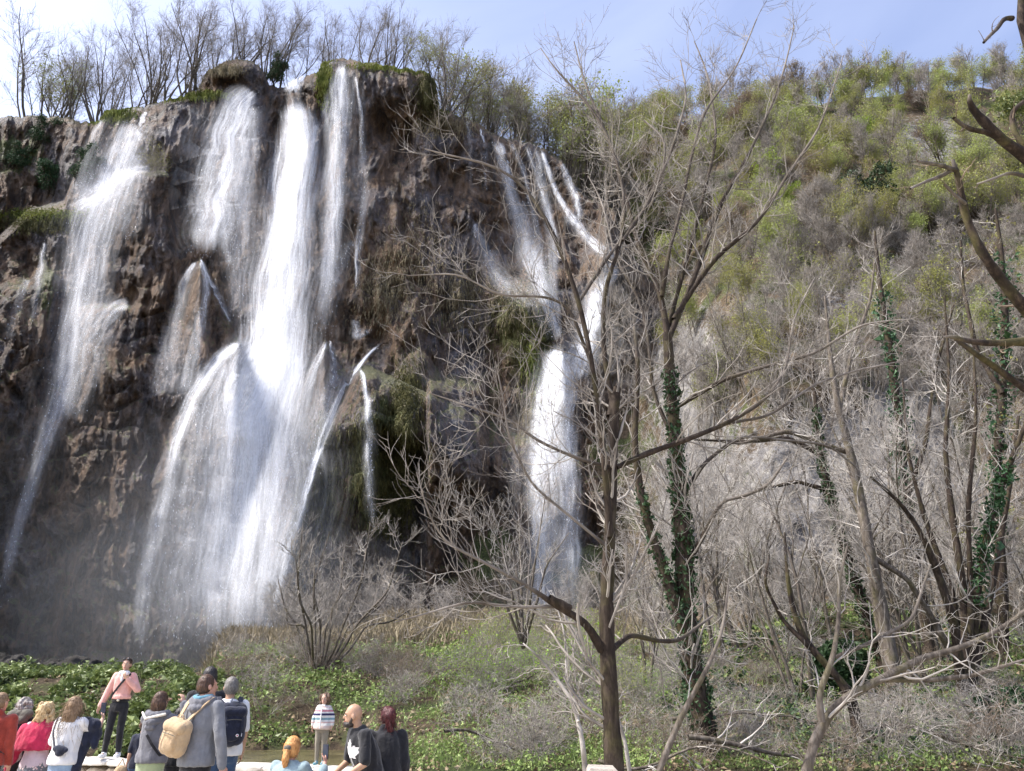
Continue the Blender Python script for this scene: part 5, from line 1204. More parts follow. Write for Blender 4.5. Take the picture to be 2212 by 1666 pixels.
def hand(s, w, d, side, curl=0.5, k=1.0, fist=False, pn=None):
    """palm and five bent fingers from wrist w pointing along d"""
    w = np.asarray(w, float); d = np.asarray(d, float); d = d / np.linalg.norm(d)
    pn = np.array([0, 1., 0]) if pn is None else np.asarray(pn, float)          # palm normal: the way the fingers close
    pn = pn - d * np.dot(pn, d); pn /= np.linalg.norm(pn) + 1e-9
    x = np.cross(d, pn) * side
    pc = w + d * 0.045 * k
    M = np.stack([x, pn, d], 1)
    s.ell(pc, (0.040 * k, 0.017 * k, 0.055 * k), M)
    for i, (o, L) in enumerate(((-0.030, .062), (-0.010, .074), (0.010, .078), (0.029, .070))):
        p = pc + d * 0.040 * k + x * o * k; dd = d.copy(); 
        for j, sg in enumerate((.45, .32, .25)):
            a = curl * (0.5 + 0.55 * j) * (2.0 if fist else 1.0) * (1 + .08 * i)
            dd = d * math.cos(a) + pn * math.sin(a)
            q = p + dd * L * sg * k * 1.05; s.cap(p, q, (.0088 - .0008 * j) * k, (.0082 - .0008 * j) * k, n=8); p = q
    p = pc - d * 0.02 * k + x * 0.030 * k; q = p + (x * .7 + d * .6 + pn * .3) * 0.035 * k; s.cap(p, q, .012 * k, .010 * k, n=8)
    s.cap(q, q + (d * .8 + x * .2 + pn * .5) * .028 * k, .0098 * k, .008 * k, n=8)

def person(label, px, ytop, D, yaw, sk, H=None, lean=0.0, arms=None, top=None, bottom=None, shoes=M_black, hair=None, sleeves=1.0, hem=0.50, stance=0.10, head=(0, 0, 0), girth=1.0,
           group=None, child=False, face=False, z0=0.0, loose=0.018, kneel=False, quilt=0, coll=None, bust=False, bare_legs=0.0, skirt=None, shw=0.0, foldk=1.0):
    tp = PT(px, ytop, D)
    H = H or float(tp[2] - z0)
    k = H / 1.7
    if lean: pass
    loc = Vector((float(tp[0]), float(tp[1]), z0))
    rt = empty("person", loc, label, "person", group, yaw)
    hk = 1.22 if child else 1.0
    hs = k * hk                                   # head scale
    hipz, shz, neckz = 0.53 * H, (0.80 if child else 0.825) * H, (0.83 if child else 0.865) * H
    hc = np.array([0, 0.012 * k, H - 0.118 * hs])
    def T(p):                                     # lean the upper body about the hips
        p = np.asarray(p, float)
        if p[2] <= hipz * 0.98 or lean == 0: return p
        w = min(1.0, (p[2] - hipz * .98) / (0.25 * H)); q = p - np.array([0, 0, hipz]); return rotx(-lean * (0.4 + 0.6 * w)) @ q + np.array([0, 0, hipz])
    RH = rotx(-lean) @ rotz(head[0]) @ rotx(head[1]) @ roty(head[2])
    hcT = T(hc)
    sw = (0.158 + shw) * k * (0.82 if child else 1) * girth ** .5
    tgt = np.array([float(tp[0]), float(tp[1]), float(tp[2]) - .118 * hs]); lo_ = tgt - rotz(yaw) @ T(hc)
    loc = Vector((lo_[0], lo_[1], lo_[2] if kneel else z0)); rt.location = loc
    SHL = {-1: np.array([-sw, 0, shz - .022 * k]), 1: np.array([sw, 0, shz - .022 * k])}
    arms = arms or {}
    def arm_pts(sd):
        a = arms.get(sd)
        S = T(SHL[sd])
        if a is None: E, W_ = T(SHL[sd] + np.array([sd * .045, -.02, -.275]) * k), T(SHL[sd] + np.array([sd * .055, .05, -.50]) * k)
        else: E, W_ = T(SHL[sd] + np.array(a[0]) * k), T(SHL[sd] + np.array(a[1]) * k)
        return S, E, W_
    g = girth
    B = Sh()
    # torso, neck, head
    B.loft([(0, 0, hipz - .09 * k, .13 * k * g, .10 * k * g), (0, 0, hipz, .155 * k * g, .115 * k * g), (0, .0, hipz + .12 * k, .125 * k * g, .095 * k * g), (0, .005, hipz + .28 * k, .145 * k * g, .105 * k * g), (0, 0, shz - .05 * k, .148 * k, .092 * k), (0, -.005, shz + .035 * k, .07 * k, .06 * k)], T)
    B.cap(T((0, -.01 * k, shz)), hcT + RH @ np.array([0, -.02, -.04]) * hs, .052 * hs, .050 * hs)
    hd = lambda x, y, z: hcT + RH @ (np.array([x, y, z]) * hs)
    B.ell(hd(0, -.005, .018), (.073 * hs, .089 * hs, .093 * hs), RH); B.ell(hd(0, .022, -.038), (.058 * hs, .068 * hs, .078 * hs), RH)
    B.cap(hd(0, .092, .006), hd(0, .106, -.022), .009 * hs, .013 * hs); B.ell(hd(0, .072, -.088), (.026 * hs, .022 * hs, .02 * hs), RH)
    B.ell(hd(-.078, -.002, -.012), (.010 * hs, .02 * hs, .030 * hs), RH); B.ell(hd(.078, -.002, -.012), (.010 * hs, .02 * hs, .030 * hs), RH)
    B.cap(hd(-.03, .082, .024), hd(.03, .082, .024), .012 * hs, .012 * hs)
    B.cap(hd(-.018, .088, -.052), hd(.018, .088, -.052), .010 * hs, .010 * hs)
    for sd in (-1, 1):
        S, E, W_ = arm_pts(sd)
        B.cap(S, E, .045 * k, .036 * k); B.cap(E, W_, .038 * k, .026 * k)
        a = arms.get(sd); hv = W_ - E
        pn = np.array([-sd * .9, .3, 0]) if a is None or len(a) < 3 else a[2]
        hand(B, W_, hv / np.linalg.norm(hv), -sd if a is None else sd, 0.55 if a is None or len(a) < 4 else a[3], k * (1.05 if child else 1), pn=pn)
    # legs
    LEG = {}
    for sd in (-1, 1):
        hp = np.array([sd * .085 * k, 0, hipz - .03 * k])
        if kneel: kn = np.array([sd * .13 * k, .30 * k, .10 * k]) if False else hp + np.array([sd * .03, .22, -.34]) * k; an = kn + np.array([0, -.38, -.02]) * k
        else: kn = np.array([sd * (.085 + .3 * (stance - .10) + .004) * k, .02 * k, .285 * H]); an = np.array([sd * stance * k, -.01 * k, .055 * H])
        LEG[sd] = (hp, kn, an)
        B.cap(hp, kn, .078 * k * g, .050 * k); B.cap(kn, an, .052 * k, .034 * k)
        B.cap(an + np.array([0, -.02, -.02]) * k, an + np.array([sd * .01, .12, -.05]) * k, .034 * k, .026 * k)
    B.build("body", sk, rt, 0.0085 if not child else 0.007, 3)
    # clothes
    if top is not None:
        t_ = Sh(); e = loose * k; hz = hem * H
        t_.loft([(0, 0, hz, (.162 * k + e) * g, (.122 * k + e) * g), (0, 0, hz + .05 * k, (.158 * k + e * 1.4) * g, (.118 * k + e * 1.3) * g), (0, .0, hipz + .14 * k, (.132 * k + e * 1.2) * g, (.10 * k + e) * g),
                 (0, .004, hipz + .29 * k, (.150 * k + e) * g, ((.112 if not bust else .125) * k + e) * g), (0, 0, shz - .05 * k, .150 * k + e, .098 * k + e), (0, -.004, shz + .012 * k, .095 * k + e * .6, .070 * k + e * .6), (0, -.008, shz + .045 * k, .062 * k + e * .5, .058 * k + e * .5)], T)
        for sd in (-1, 1):
            S, E, W_ = arm_pts(sd); f = min(1, sleeves * 2)
            if sleeves > 0: t_.cap(S, S + (E - S) * f, .050 * k + e * .4, .043 * k + e * .45)
            if sleeves > 0.5: t_.cap(E, E + (W_ - E) * min(1, (sleeves - .5) * 2), .043 * k + e * .45, .031 * k + e * .4)
            t_.ell(T(SHL[sd] + np.array([-sd * .035 * k, 0, -.004 * k])), (.068 * k + e * .3, .058 * k + e * .3, .046 * k + e * .2))
        if coll: t_.cap(T((-.03 * k, -.03 * k, shz + .05 * k)), T((.03 * k, -.03 * k, shz + .05 * k)), .052 * k, .052 * k)
        t_.build("top", top, rt, 0.011, 2, 0.010 * foldk, 8, px * .1)
        if quilt:
            pass
    if bottom is not None:
        b_ = Sh()
        b_.loft([(0, 0, hipz - .13 * k, .15 * k * g, .115 * k * g), (0, 0, hipz - .02 * k, .172 * k * g, .13 * k * g), (0, 0, hipz + .06 * k, .145 * k * g, .108 * k * g)])
        for sd in (-1, 1):
            hp, kn, an = LEG[sd]; b_.cap(hp, kn, .092 * k * g, .062 * k * (1 + .3 * (g - 1))); b_.cap(kn, an + np.array([0, 0, .01]), .062 * k, .046 * k)
        b_.build("trousers", bottom, rt, 0.012, 2, 0.005, 9, px * .3)
    if skirt is not None:
        b_ = Sh(); b_.loft([(0, 0, .40 * H, .215 * k, .17 * k), (0, 0, .45 * H, .205 * k, .16 * k), (0, 0, hipz + .05 * k, .165 * k, .125 * k)]); b_.build("skirt", skirt, rt, .013, 1, .008, 14, 3)
    if not kneel:
        for sd in (-1, 1):
            an = LEG[sd][2]; s_ = Sh()
            s_.cap((an[0], an[1] - .03 * k, .042 * k), (an[0] + sd * .012 * k, an[1] + .13 * k, .036 * k), .044 * k, .038 * k); s_.ell((an[0], an[1] - .005 * k, .075 * k), (.045 * k, .06 * k, .05 * k))
            s_.build("shoe", shoes, rt, .009, 2)
    # hair
    if hair:
        st, hm = hair; h = Sh(); rg = np.random.default_rng(int(px) + 5)
        if st != 'bald': h.ell(hd(0, -.018, .028), (.081 * hs, .091 * hs, .093 * hs), RH)
        L = 0; ns = 0
        if st == 'short': h.ell(hd(0, -.035, -.005), (.082 * hs, .078 * hs, .085 * hs), RH); ns, L = 260, .03
        if st == 'bob': h.ell(hd(0, -.035, -.03), (.097 * hs, .085 * hs, .12 * hs), RH); h.ell(hd(0, -.045, -.09), (.092 * hs, .06 * hs, .085 * hs), RH); ns, L = 260, .10
        if st in ('long', 'pony'): h.ell(hd(0, -.035, -.01), (.09 * hs, .085 * hs, .11 * hs), RH)
        if st == 'long':
            h.loft([(0, -.07 * k + hcT[1], hcT[2] - .36 * hs, .055 * k, .022 * k), (0, -.085 * k + hcT[1], hcT[2] - .24 * hs, .095 * k, .035 * k), (0, -.07 * k + hcT[1], hcT[2] - .1 * hs, .10 * hs, .06 * hs), (0, -.02 * k + hcT[1], hcT[2] + .02 * hs, .088 * hs, .08 * hs)]); ns, L = 380, .30
        if st == 'pony':
            b0 = hd(0, -.12, .0); h.ell(b0, (.022 * hs,) * 3); h.cap(b0, b0 + np.array([.005, -.035, -.12]) * hs, .030 * hs, .040 * hs); h.cap(b0 + np.array([.005, -.035, -.12]) * hs, b0 + np.array([0, -.01, -.27]) * hs, .040 * hs, .012 * hs); ns, L = 160, .05
        if st == 'curly':
            for _ in range(90):
                q = rg.normal(size=3); q /= np.linalg.norm(q); q[1] = q[1] * .9 - .25; q[2] = q[2] * .95 + .02
                h.ell(hd(*(q * np.array([.098, .092, .115]) + np.array([0, -.02, .0]))), (.026 * hs,) * 3, n=8)
            ns, L = 300, .05
        if st == 'curlylong':
            for _ in range(150):
                z = rg.uniform(-.28, .10); w = np.interp(z, [-.28, -.1, 0, .1], [.075, .12, .105, .06]); a = rg.uniform(0, 2 * PI)
                y = -.03 + math.sin(a) * np.interp(z, [-.28, -.1, .1], [.04, .09, .08]); y = min(y, .03) if z < .03 else y
                if z < -.08: y = min(y, -.03)
                h.ell(hd(math.cos(a) * w, y, z), (.025 * hs, .025 * hs, .032 * hs), n=8)
            ns, L = 300, .09
        if st == 'bun': h.ell(hd(0, -.03, .0), (.085 * hs, .085 * hs, .09 * hs), RH); h.ell(hd(.02, -.10, .03), (.05 * hs, .045 * hs, .06 * hs), RH); h.cap(hd(0, -.09, .0), hd(0, -.085, -.15), .06 * hs, .035 * hs); ns, L = 360, .12
        if st == 'child':
            for _ in range(95):
                a = rg.uniform(PI * .90, 2.10 * PI); z = rg.uniform(-.10, .1); w = np.sqrt(max(0.2, 1 - (z / .13) ** 2))
                h.ell(hd(math.cos(a) * .100 * w, math.sin(a) * .095 * w - .002, z), (.024 * hs,) * 3, n=8)
            ns, L = 220, .05
        if st != 'bald':
            o = h.build("hair", hm, rt, .009, 1, .004, 40, px)
            if ns:
                n = len(o.data.vertices); co = np.empty(n * 3, np.float32); no = np.empty(n * 3, np.float32); o.data.vertices.foreach_get("co", co); o.data.vertices.foreach_get("normal", no)
                co = co.reshape(-1, 3); no = no.reshape(-1, 3); i = rg.integers(0, n, ns); p = co[i] - no[i] * .004; m = 5; P = np.empty((ns, m, 3)); P[:, 0] = p
                d = no[i] * .5 + np.array([0, 0, -.6]) + rg.normal(size=(ns, 3)) * .35; ll = L * rg.uniform(.3, 1, ns)[:, None] / (m - 1)
                for j in range(1, m):
                    d = d * .8 + np.array([0, 0, -.25]) + rg.normal(size=(ns, 3)) * .3; d /= np.linalg.norm(d, axis=1, keepdims=True); p = p + d * ll; P[:, j] = p
                v, f = tube(P, np.full((ns, m), .0022) * np.linspace(1, .4, m)[None], 3)
                link("stray_hair", np_mesh("stray_hair", v, f, hm), parent=o)
    if face:
        EW = NT("eye_white"); EW.fin((.75, .73, .70), .3); 
        for sd in (-1, 1):
            e_ = Sh(); e_.ell(hd(sd * .031, .082, .006), (.014 * hs, .008 * hs, .007 * hs), RH); o = e_.build("eye", EYEW, rt, .0028 * hs, 1)
            i_ = Sh(); i_.ell(hd(sd * .031, .0885, .006), (.006 * hs, .003 * hs, .006 * hs), RH); i_.build("iris", EYED, o, .0018 * hs, 0)
            b_ = Sh(); b_.cap(hd(sd * .016, .094, .027), hd(sd * .046, .084, .030), .0045 * hs, .0035 * hs); b_.build("eyebrow", face, rt, .0025 * hs, 1)
        l_ = Sh(); l_.cap(hd(-.022, .089, -.052), hd(0, .098, -.056), .0055 * hs, .007 * hs); l_.cap(hd(.022, .089, -.052), hd(0, .098, -.056), .0055 * hs, .007 * hs); l_.build("lips", LIPS, rt, .003 * hs, 1)
    return dict(rt=rt, k=k, H=H, T=T, hd=hd, hipz=hipz, shz=shz, sw=sw, arm=arm_pts, hs=hs, hcT=hcT, loc=loc, yaw=yaw, RH=RH)
EYEW = NT("eye_white").fin((.72, .70, .68), .3); EYED = NT("iris_brown").fin((.04, .025, .018), .2); LIPS = NT("lips_rose").fin((.42, .14, .13), .5)
def thing_at(p, name, label, cat, group=None):
    rt = empty(name, p["loc"], label, cat, group, p["yaw"]); return rt
def strap_mesh(pts, w, th, name, mat, parent, n=30, face=None):
    """flat strap along 3-D points, width w, thickness th"""
    pts = np.array(pts, float); d = np.concatenate([[0], np.cumsum(np.linalg.norm(np.diff(pts, axis=0), axis=1))]); s = np.linspace(0, d[-1], n)
    P = np.stack([np.interp(s, d, pts[:, i]) for i in range(3)], 1)
    for _ in range(4): P[1:-1] = (P[:-2] + 2 * P[1:-1] + P[2:]) / 4
    T = np.gradient(P, axis=0); T /= np.linalg.norm(T, axis=1, keepdims=True)
    c = np.array(face if face is not None else P.mean(0)); O = P - c; O -= T * np.sum(O * T, 1, keepdims=True); O /= np.linalg.norm(O, axis=1, keepdims=True) + 1e-9
    S = np.cross(T, O)
    r = np.stack([P - S * w / 2, P + S * w / 2, P + S * w / 2 + O * th, P - S * w / 2 + O * th], 1)
    f = grid_faces(n, 4, 0, True); f = [f, np.array([[0, 1, 2, 3]]), np.array([[(n - 1) * 4 + i for i in (3, 2, 1, 0)]])]
    return link(name, np_mesh(name, r.reshape(-1, 3), f, mat, smooth=False), parent=parent)
def ucurve(s, z, rx, ry, r):
    q = [(rx * math.cos(a), -.01 - ry * math.sin(a) if math.sin(a) > 0 else -.01 - .3 * ry * math.sin(a), z + .02 * math.cos(a) ** 2) for a in np.linspace(-.5, PI + .5, 12)]
    for a, b in zip(q[:-1], q[1:]): s.cap(a, b, r, r, n=10)
def phone(p, pos, label, tilt=0.0, rz=0.0):
    rt = empty("phone", p["loc"], label, "phone", None, p["yaw"]); M = rotz(rz) @ rotx(tilt)
    def bx(nm, c, s, m):
        V = np.array([[x, y, z] for x in (-1, 1) for y in (-1, 1) for z in (-1, 1)], float) * np.array(s) / 2
        me = np_mesh(nm, (V + np.array(c)) @ M.T + np.array(pos), np.array([[0, 1, 3, 2], [4, 6, 7, 5], [0, 4, 5, 1], [2, 3, 7, 6], [0, 2, 6, 4], [1, 5, 7, 3]]), m, smooth=False)
        o = link(nm, me, parent=rt); b = o.modifiers.new("b", 'BEVEL'); b.width = .004 if nm == "case" else .001; b.segments = 2; return o
    bx("case", (0, 0, 0), (.075, .010, .155), M_dark); bx("screen", (0, -.0062, 0), (.066, .002, .142), SCREEN)
SCREEN = NT("phone_screen").fin((.05, .06, .09), .08, None, .6)

PL = EYE
# ---- far left group
p1 = person("man in a rust red sweater seen from behind at the far left edge", 8, 1496, 10.4, 0.15, SKR, top=M_red, bottom=M_black, hair=('short', H_lb), girth=1.1, loose=.03, coll=True, head=(-.35, 0, 0), shw=.02)
st_ = thing_at(p1, "sling_bag_strap", "black sling strap crossing the back of the rust red sweater", "bag strap")
strap_mesh([(-.20, .02, 1.42), (-.12, -.135, 1.32), (.02, -.155, 1.15), (.14, -.12, 1.0), (.20, 0, .93)], .035, .006, "strap", M_black, st_, face=(0, .1, 1.2))
p2 = person("person with curly grey hair in a black quilted coat, second from the left", 62, 1508, 11.0, 0.0, SK, top=M_puf, bottom=M_black, hair=('curly', H_grey), girth=1.12, loose=.05, coll=True, hem=.42, foldk=1.8, head=(-.2, 0, 0))
h_ = Sh(); k = p2["k"]; h_.cap((-.10, -.09, 1.40), (.10, -.09, 1.40), .06, .06); h_.cap((-.07, -.12, 1.33), (.07, -.12, 1.33), .05, .05); h_.build("hood", M_khaki, p2["rt"], .012, 2, .01, 12)
p3 = person("blonde woman in a crimson shawl and grey floral skirt", 104, 1516, 10.8, 0.12, SKR, top=M_lil, bare_legs=1, hair=('curlylong', H_bl), skirt=M_floral, hem=.49, arms={-1: ((-.10, .02, -.27), (-.13, .12, -.46)), 1: ((.10, .10, -.24), (.06, .26, -.30))})
s_ = Sh(); k = p3["k"]; z = p3["shz"]
s_.loft([(-.03, -.03, z - .30, .25, .15), (-.01, -.02, z - .20, .25, .16), (0, -.01, z - .06, .215, .13), (0, -.01, z + .03, .12, .085), (0, -.01, z + .06, .075, .07)]); s_.cap((-.20, 0, z - .08), (-.31, .06, z - .42), .085, .06); s_.cap((-.31, .05, z - .40), (-.34, .05, z - .56), .06, .02)
s_.cap((.18, 0, z - .08), (.20, .18, z - .26), .08, .05)
s_.build("shawl", M_mag, p3["rt"], .012, 2, .014, 9, 4)
p4 = person("woman with long light brown hair in a white top holding up a phone", 167, 1504, 10.4, -.1, SK, top=M_white, bottom=M_jean, hair=('long', H_lb), sleeves=.45, hem=.52, loose=.03, arms={1: ((.10, .20, -.16), (.03, .38, .02), (-1, 0, .2), .5), -1: ((-.10, .08, -.26), (-.02, .26, -.30))}, head=(-.3, 0, 0))
S, E, W_ = p4["arm"](1)
phone(p4, W_ + np.array([-.035, .035, .13]), "dark phone held up by the woman in the white top", .1)
bg = thing_at(p4, "crossbody_bag", "navy crossbody bag resting on the back of the woman in white", "bag")
strap_mesh([(-.12, .05, 1.43), (-.13, -.09, 1.38), (-.11, -.155, 1.22), (-.04, -.17, 1.05)], .028, .006, "strap", M_navy, bg, face=(0, .1, 1.2))
s_ = Sh(); s_.ell((.05, -.18, 1.02), (.105, .035, .045), roty(.12)); s_.ell((.05, -.18, .995), (.065, .034, .055)); s_.build("pouch", M_navy, bg, .009, 2, .003, 14)
s_ = Sh(); s_.ell((.25, .14, 1.20), (.085, .07, .12), roty(-.4)); s_.cap((.20, .10, 1.15), (.17, .02, .80), .07, .045); s_.cap((.27, .14, 1.2), (.31, .10, 1.04), .055, .035); s_.cap((.17, .02, .80), (.16, .0, .62), .06, .03); s_.cap((.12, .12, 1.32), (.25, .10, 1.28), .06, .08)
jk = thing_at(p4, "folded_jacket", "navy jacket draped over the arm of the woman in the white top", "jacket"); s_.build("cloth", M_navy, jk, .012, 2, .012, 9, 7)
# ---- woman on the wall
WT = 0.64
p6 = person("smiling young woman in a pink jacket and black jeans standing on the stone wall", 277, 1421, 14.0, PI + .12, SK, z0=WT + .012, top=M_pink, bottom=M_black, shoes=M_shoew, hair=('short', H_brown), girth=.86, loose=.03, hem=.58, stance=.12, face=H_brown,
            arms={-1: ((-.13, .03, -.24), (.03, .17, -.06), (0, -.6, .4), .9), 1: ((.10, 0, -.27), (.17, .04, -.50))})
s_ = Sh(); z = p6["shz"]; s_.cap((-.05, .06, z + .02), (.05, .06, z + .02), .045, .045); s_.cap((0, .1, z - .02), (0, .12, z - .10), .03, .02); s_.build("scarf", M_white, p6["rt"], .009, 2, .004, 14)
bb = Sh(); bb.loft([(0, 0, p6["hipz"] + .035, .148, .112), (0, 0, p6["hipz"] + .07, .142, .108)]); bb.build("belt", M_black, p6["rt"], .008, 1)
s_ = Sh(); s_.ell((0, .122, p6["hipz"] + .055), (.028, .008, .02)); s_.build("buckle", M_metal, p6["rt"], .005, 1)
bg = thing_at(p6, "crossbody_strap", "dark strap slung across the pink jacket of the woman on the wall", "bag strap")
strap_mesh([(-.13, -.02, z + .04), (-.09, .10, z - .02), (0, .155, z - .16), (.10, .14, z - .32), (.165, .05, z - .42)], .035, .006, "strap", M_black, bg, face=(0, -.1, z - .2))
sg = empty("sunglasses", p6["loc"], "dark sunglasses pushed up on the hair of the woman on the wall", "sunglasses", None, p6["yaw"]); hd = p6["hd"]
for sd in (-1, 1): s_ = Sh(); s_.ell(hd(sd * .034, .066, .092), (.032, .012, .02)); s_.build("lens", M_dark, sg, .005, 1)
s_ = Sh(); s_.cap(hd(-.08, -.0, .06), hd(-.066, .06, .09), .004, .004, n=6); s_.cap(hd(.08, .0, .06), hd(.066, .06, .09), .004, .004, n=6); s_.cap(hd(-.02, .075, .094), hd(.02, .075, .094), .005, .005, n=6); s_.build("frame", M_dark, sg, .003, 0)
# ---- middle group
p7 = person("woman with a dark brown bob in a grey hoodie and sage trousers, hands raised", 352, 1493, 10.2, -.15, SK, top=M_dgrey, bottom=M_sage, hair=('bob', H_brown), girth=1.0, loose=.03, hem=.52, arms={1: ((.10, .22, -.05), (.02, .24, .17), (-1, .2, 0), .8), -1: ((-.06, .24, -.10), (0, .32, .12), (1, .2, 0), .8)}, head=(-.2, 0, 0))
s_ = Sh(); z = p7["shz"]; ucurve(s_, z + .01, .12, .09, .048); ucurve(s_, z - .06, .09, .13, .045); s_.cap((-.04, -.14, z - .12), (.04, -.14, z - .12), .03, .03); s_.build("hood", M_dgrey, p7["rt"], .01, 2, .008, 12)
s_ = Sh(); s_.cap((-.06, -.165, z - .02), (.17, -.135, z + .03), .017, .017); s_.cap((-.06, -.165, z - .02), (-.15, -.11, z + .05), .016, .014); s_.build("hood_lining", M_cream, p7["rt"], .007, 1)
bg = thing_at(p7, "sling_bag_strap", "dark strap running diagonally over the back of the woman with the bob", "bag strap")
strap_mesh([(.0, -.175, z - .20), (.08, -.17, z - .30), (.16, -.10, z - .42), (.18, 0, z - .46)], .03, .006, "strap", M_black, bg, face=(0, .1, z - .3))
p8 = person("person in black with raised hands and a watch, behind the woman with the bob", 392, 1528, 11.4, .1, SK, z0=0, top=M_black, bottom=M_black, hair=('long', H_black), sleeves=.55, arms={1: ((.12, .16, -.12), (.05, .18, .12), (-1, 0, 0), .9), -1: ((-.1, .2, -.1), (0, .24, .12), (1, 0, 0), .9)})
S, E, W_ = p8["arm"](1); wt = thing_at(p8, "wrist_watch", "dark watch on the raised wrist behind the tan backpack", "watch"); s_ = Sh(); q = W_ + (E - W_) * .08; s_.cap(q - (W_ - E) * .04, q + (W_ - E) * .04, .031, .030); s_.build("band", M_dark, wt, .006, 1)
p9 = person("child in a navy t-shirt and jeans partly hidden behind the woman with the bob", 318, 1546, 11.9, .4, SK, z0=0, top=M_navy, bottom=M_jeand, hair=('short', H_brown), sleeves=.4, child=True)
rt = thing_at(p9, "straw_bag", "small straw coloured bag beside the child in the navy t-shirt", "bag"); s_ = Sh(); s_.ell((-.22, -.02, .62), (.09, .06, .10)); s_.build("pouch", M_tan, rt, .01, 1, .004, 30)
s_ = Sh(); s_.cap((-.27, -.02, .70), (-.22, 0, .80), .008, .008, n=6); s_.cap((-.22, 0, .80), (-.17, -.02, .70), .008, .008, n=6); s_.build("handle", M_tan, rt, .005, 0)
p12 = person("tall young man with black hair whose head shows above the two men with backpacks", 456, 1440, 11.0, .5, SKT, top=M_black, bottom=M_black, hair=('short', H_black))
p11 = person("man with cropped grey hair in a white t-shirt, wearing a navy backpack", 502, 1462, 10.6, .5, SKT, top=M_white, bottom=M_jeand, hair=('short', H_gsh), sleeves=.45, girth=1.1, loose=.03, shw=.01)
p10 = person("brown haired man in a grey hooded sweatshirt wearing a tan backpack", 452, 1457, 9.5, -.35, SKR, top=M_grey, bottom=M_black, hair=('short', H_brown), girth=1.02, loose=.03, hem=.48, head=(-.5, .05, 0), shw=.02, arms={1: ((.10, -.01, -.29), (.13, .04, -.56))})
s_ = Sh(); z = p10["shz"]; ucurve(s_, z + .02, .125, .095, .052); ucurve(s_, z - .045, .095, .135, .042); s_.build("hood", M_dgrey, p10["rt"], .011, 2, .008, 12)
s_ = Sh(); ucurve(s_, z + .062, .10, .105, .028); s_.build("hood_lining", M_bluelin, p10["rt"], .009, 2, .004, 14)
def backpack(p, label, mat, c, s, roll=0.0, straps=True, round_=1.0):
    rt = thing_at(p, "backpack", label, "backpack"); c = np.array(c, float); M = roty(roll)
    b = Sh(); b.ell(c, (s[0] * .56, s[1] * .62, s[2] * .58), M)
    for dx in (-1, 1):
        for dz in (-1, 1): b.ell(c + M @ np.array([dx * s[0] * .26, .0, dz * s[2] * .27]), (s[0] * .28, s[1] * .46, s[2] * .28), M)
    b.build("bag_body", mat, rt, .011, 3, .006, 7, c[0] * 9)
    b = Sh(); b.cap(c + M @ np.array([-s[0] * .28, -s[1] * .33, s[2] * .30]), c + M @ np.array([s[0] * .28, -s[1] * .33, s[2] * .30]), s[1] * .34, s[1] * .34); b.build("lid", mat, rt, .011, 2, .003, 9)
    b = Sh(); b.ell(c + M @ np.array([0, -s[1] * .40, -s[2] * .14]), (s[0] * .40, s[1] * .24, s[2] * .30), M); b.build("front_pocket", mat, rt, .010, 2, .003, 9)
    for sx in (-.3, .3): strap_mesh([c + M @ np.array(q) for q in [(s[0] * sx, -s[1] * .30, s[2] * .46), (s[0] * sx, -s[1] * .60, s[2] * .2), (s[0] * sx, -s[1] * .66, -s[2] * .1), (s[0] * sx, -s[1] * .5, -s[2] * .4)]], .014, .004, 'seam_tape', mat, rt, face=c)
    strap_mesh([c + M @ np.array(q) for q in [(-.05, -s[1] * .1, s[2] * .50), (-.03, -s[1] * .1, s[2] * .66), (.03, -s[1] * .1, s[2] * .66), (.05, -s[1] * .1, s[2] * .50)]], .02, .005, 'grab_loop', mat, rt, face=c)
    z_ = strap_mesh([c + M @ np.array(q) for q in [(-s[0] * .3, -s[1] * .62, s[2] * .10), (0, -s[1] * .72, s[2] * .12), (s[0] * .3, -s[1] * .62, s[2] * .10)]], .008, .003, "zip", M_khaki, rt, face=c)
    if straps:
        for sd in (-1, 1):
            strap_mesh([c + np.array([sd * s[0] * .22, s[1] * .3, s[2] * .42]), (sd * .12 * p["k"], -.10, p["shz"] + .03), (sd * .125 * p["k"], -.02, p["shz"] + .085), (sd * .13 * p["k"], .10, p["shz"] - .02), (sd * .15 * p["k"], .14, p["shz"] - .2)], .05, .012, "strap", mat, rt, face=(sd * .12, .0, p["shz"] - .15))
    return rt, c, M
backpack(p10, "slouching tan canvas backpack on the back of the man in the grey sweatshirt", M_tan, (-.11, -.25, 1.20), (.31, .20, .36), .22)
rt, c, M = backpack(p11, "navy backpack with a small round badge, worn over a white t-shirt", M_navy, (.03, -.24, 1.30), (.32, .20, .46))
s_ = Sh(); s_.ell((.09, -.363, 1.17), (.020, .006, .020)); s_.build("badge", M_white, rt, .004, 1)
s_ = Sh(); s_.ell((.09, -.369, 1.17), (.009, .003, .009)); s_.build("badge_dot", M_mag, rt, .003, 0)
s_ = Sh(); s_.cap((.145, -.345, 1.16), (.145, -.345, 1.19), .006, .006, n=6); s_.build("tag", M_white, rt, .004, 0)
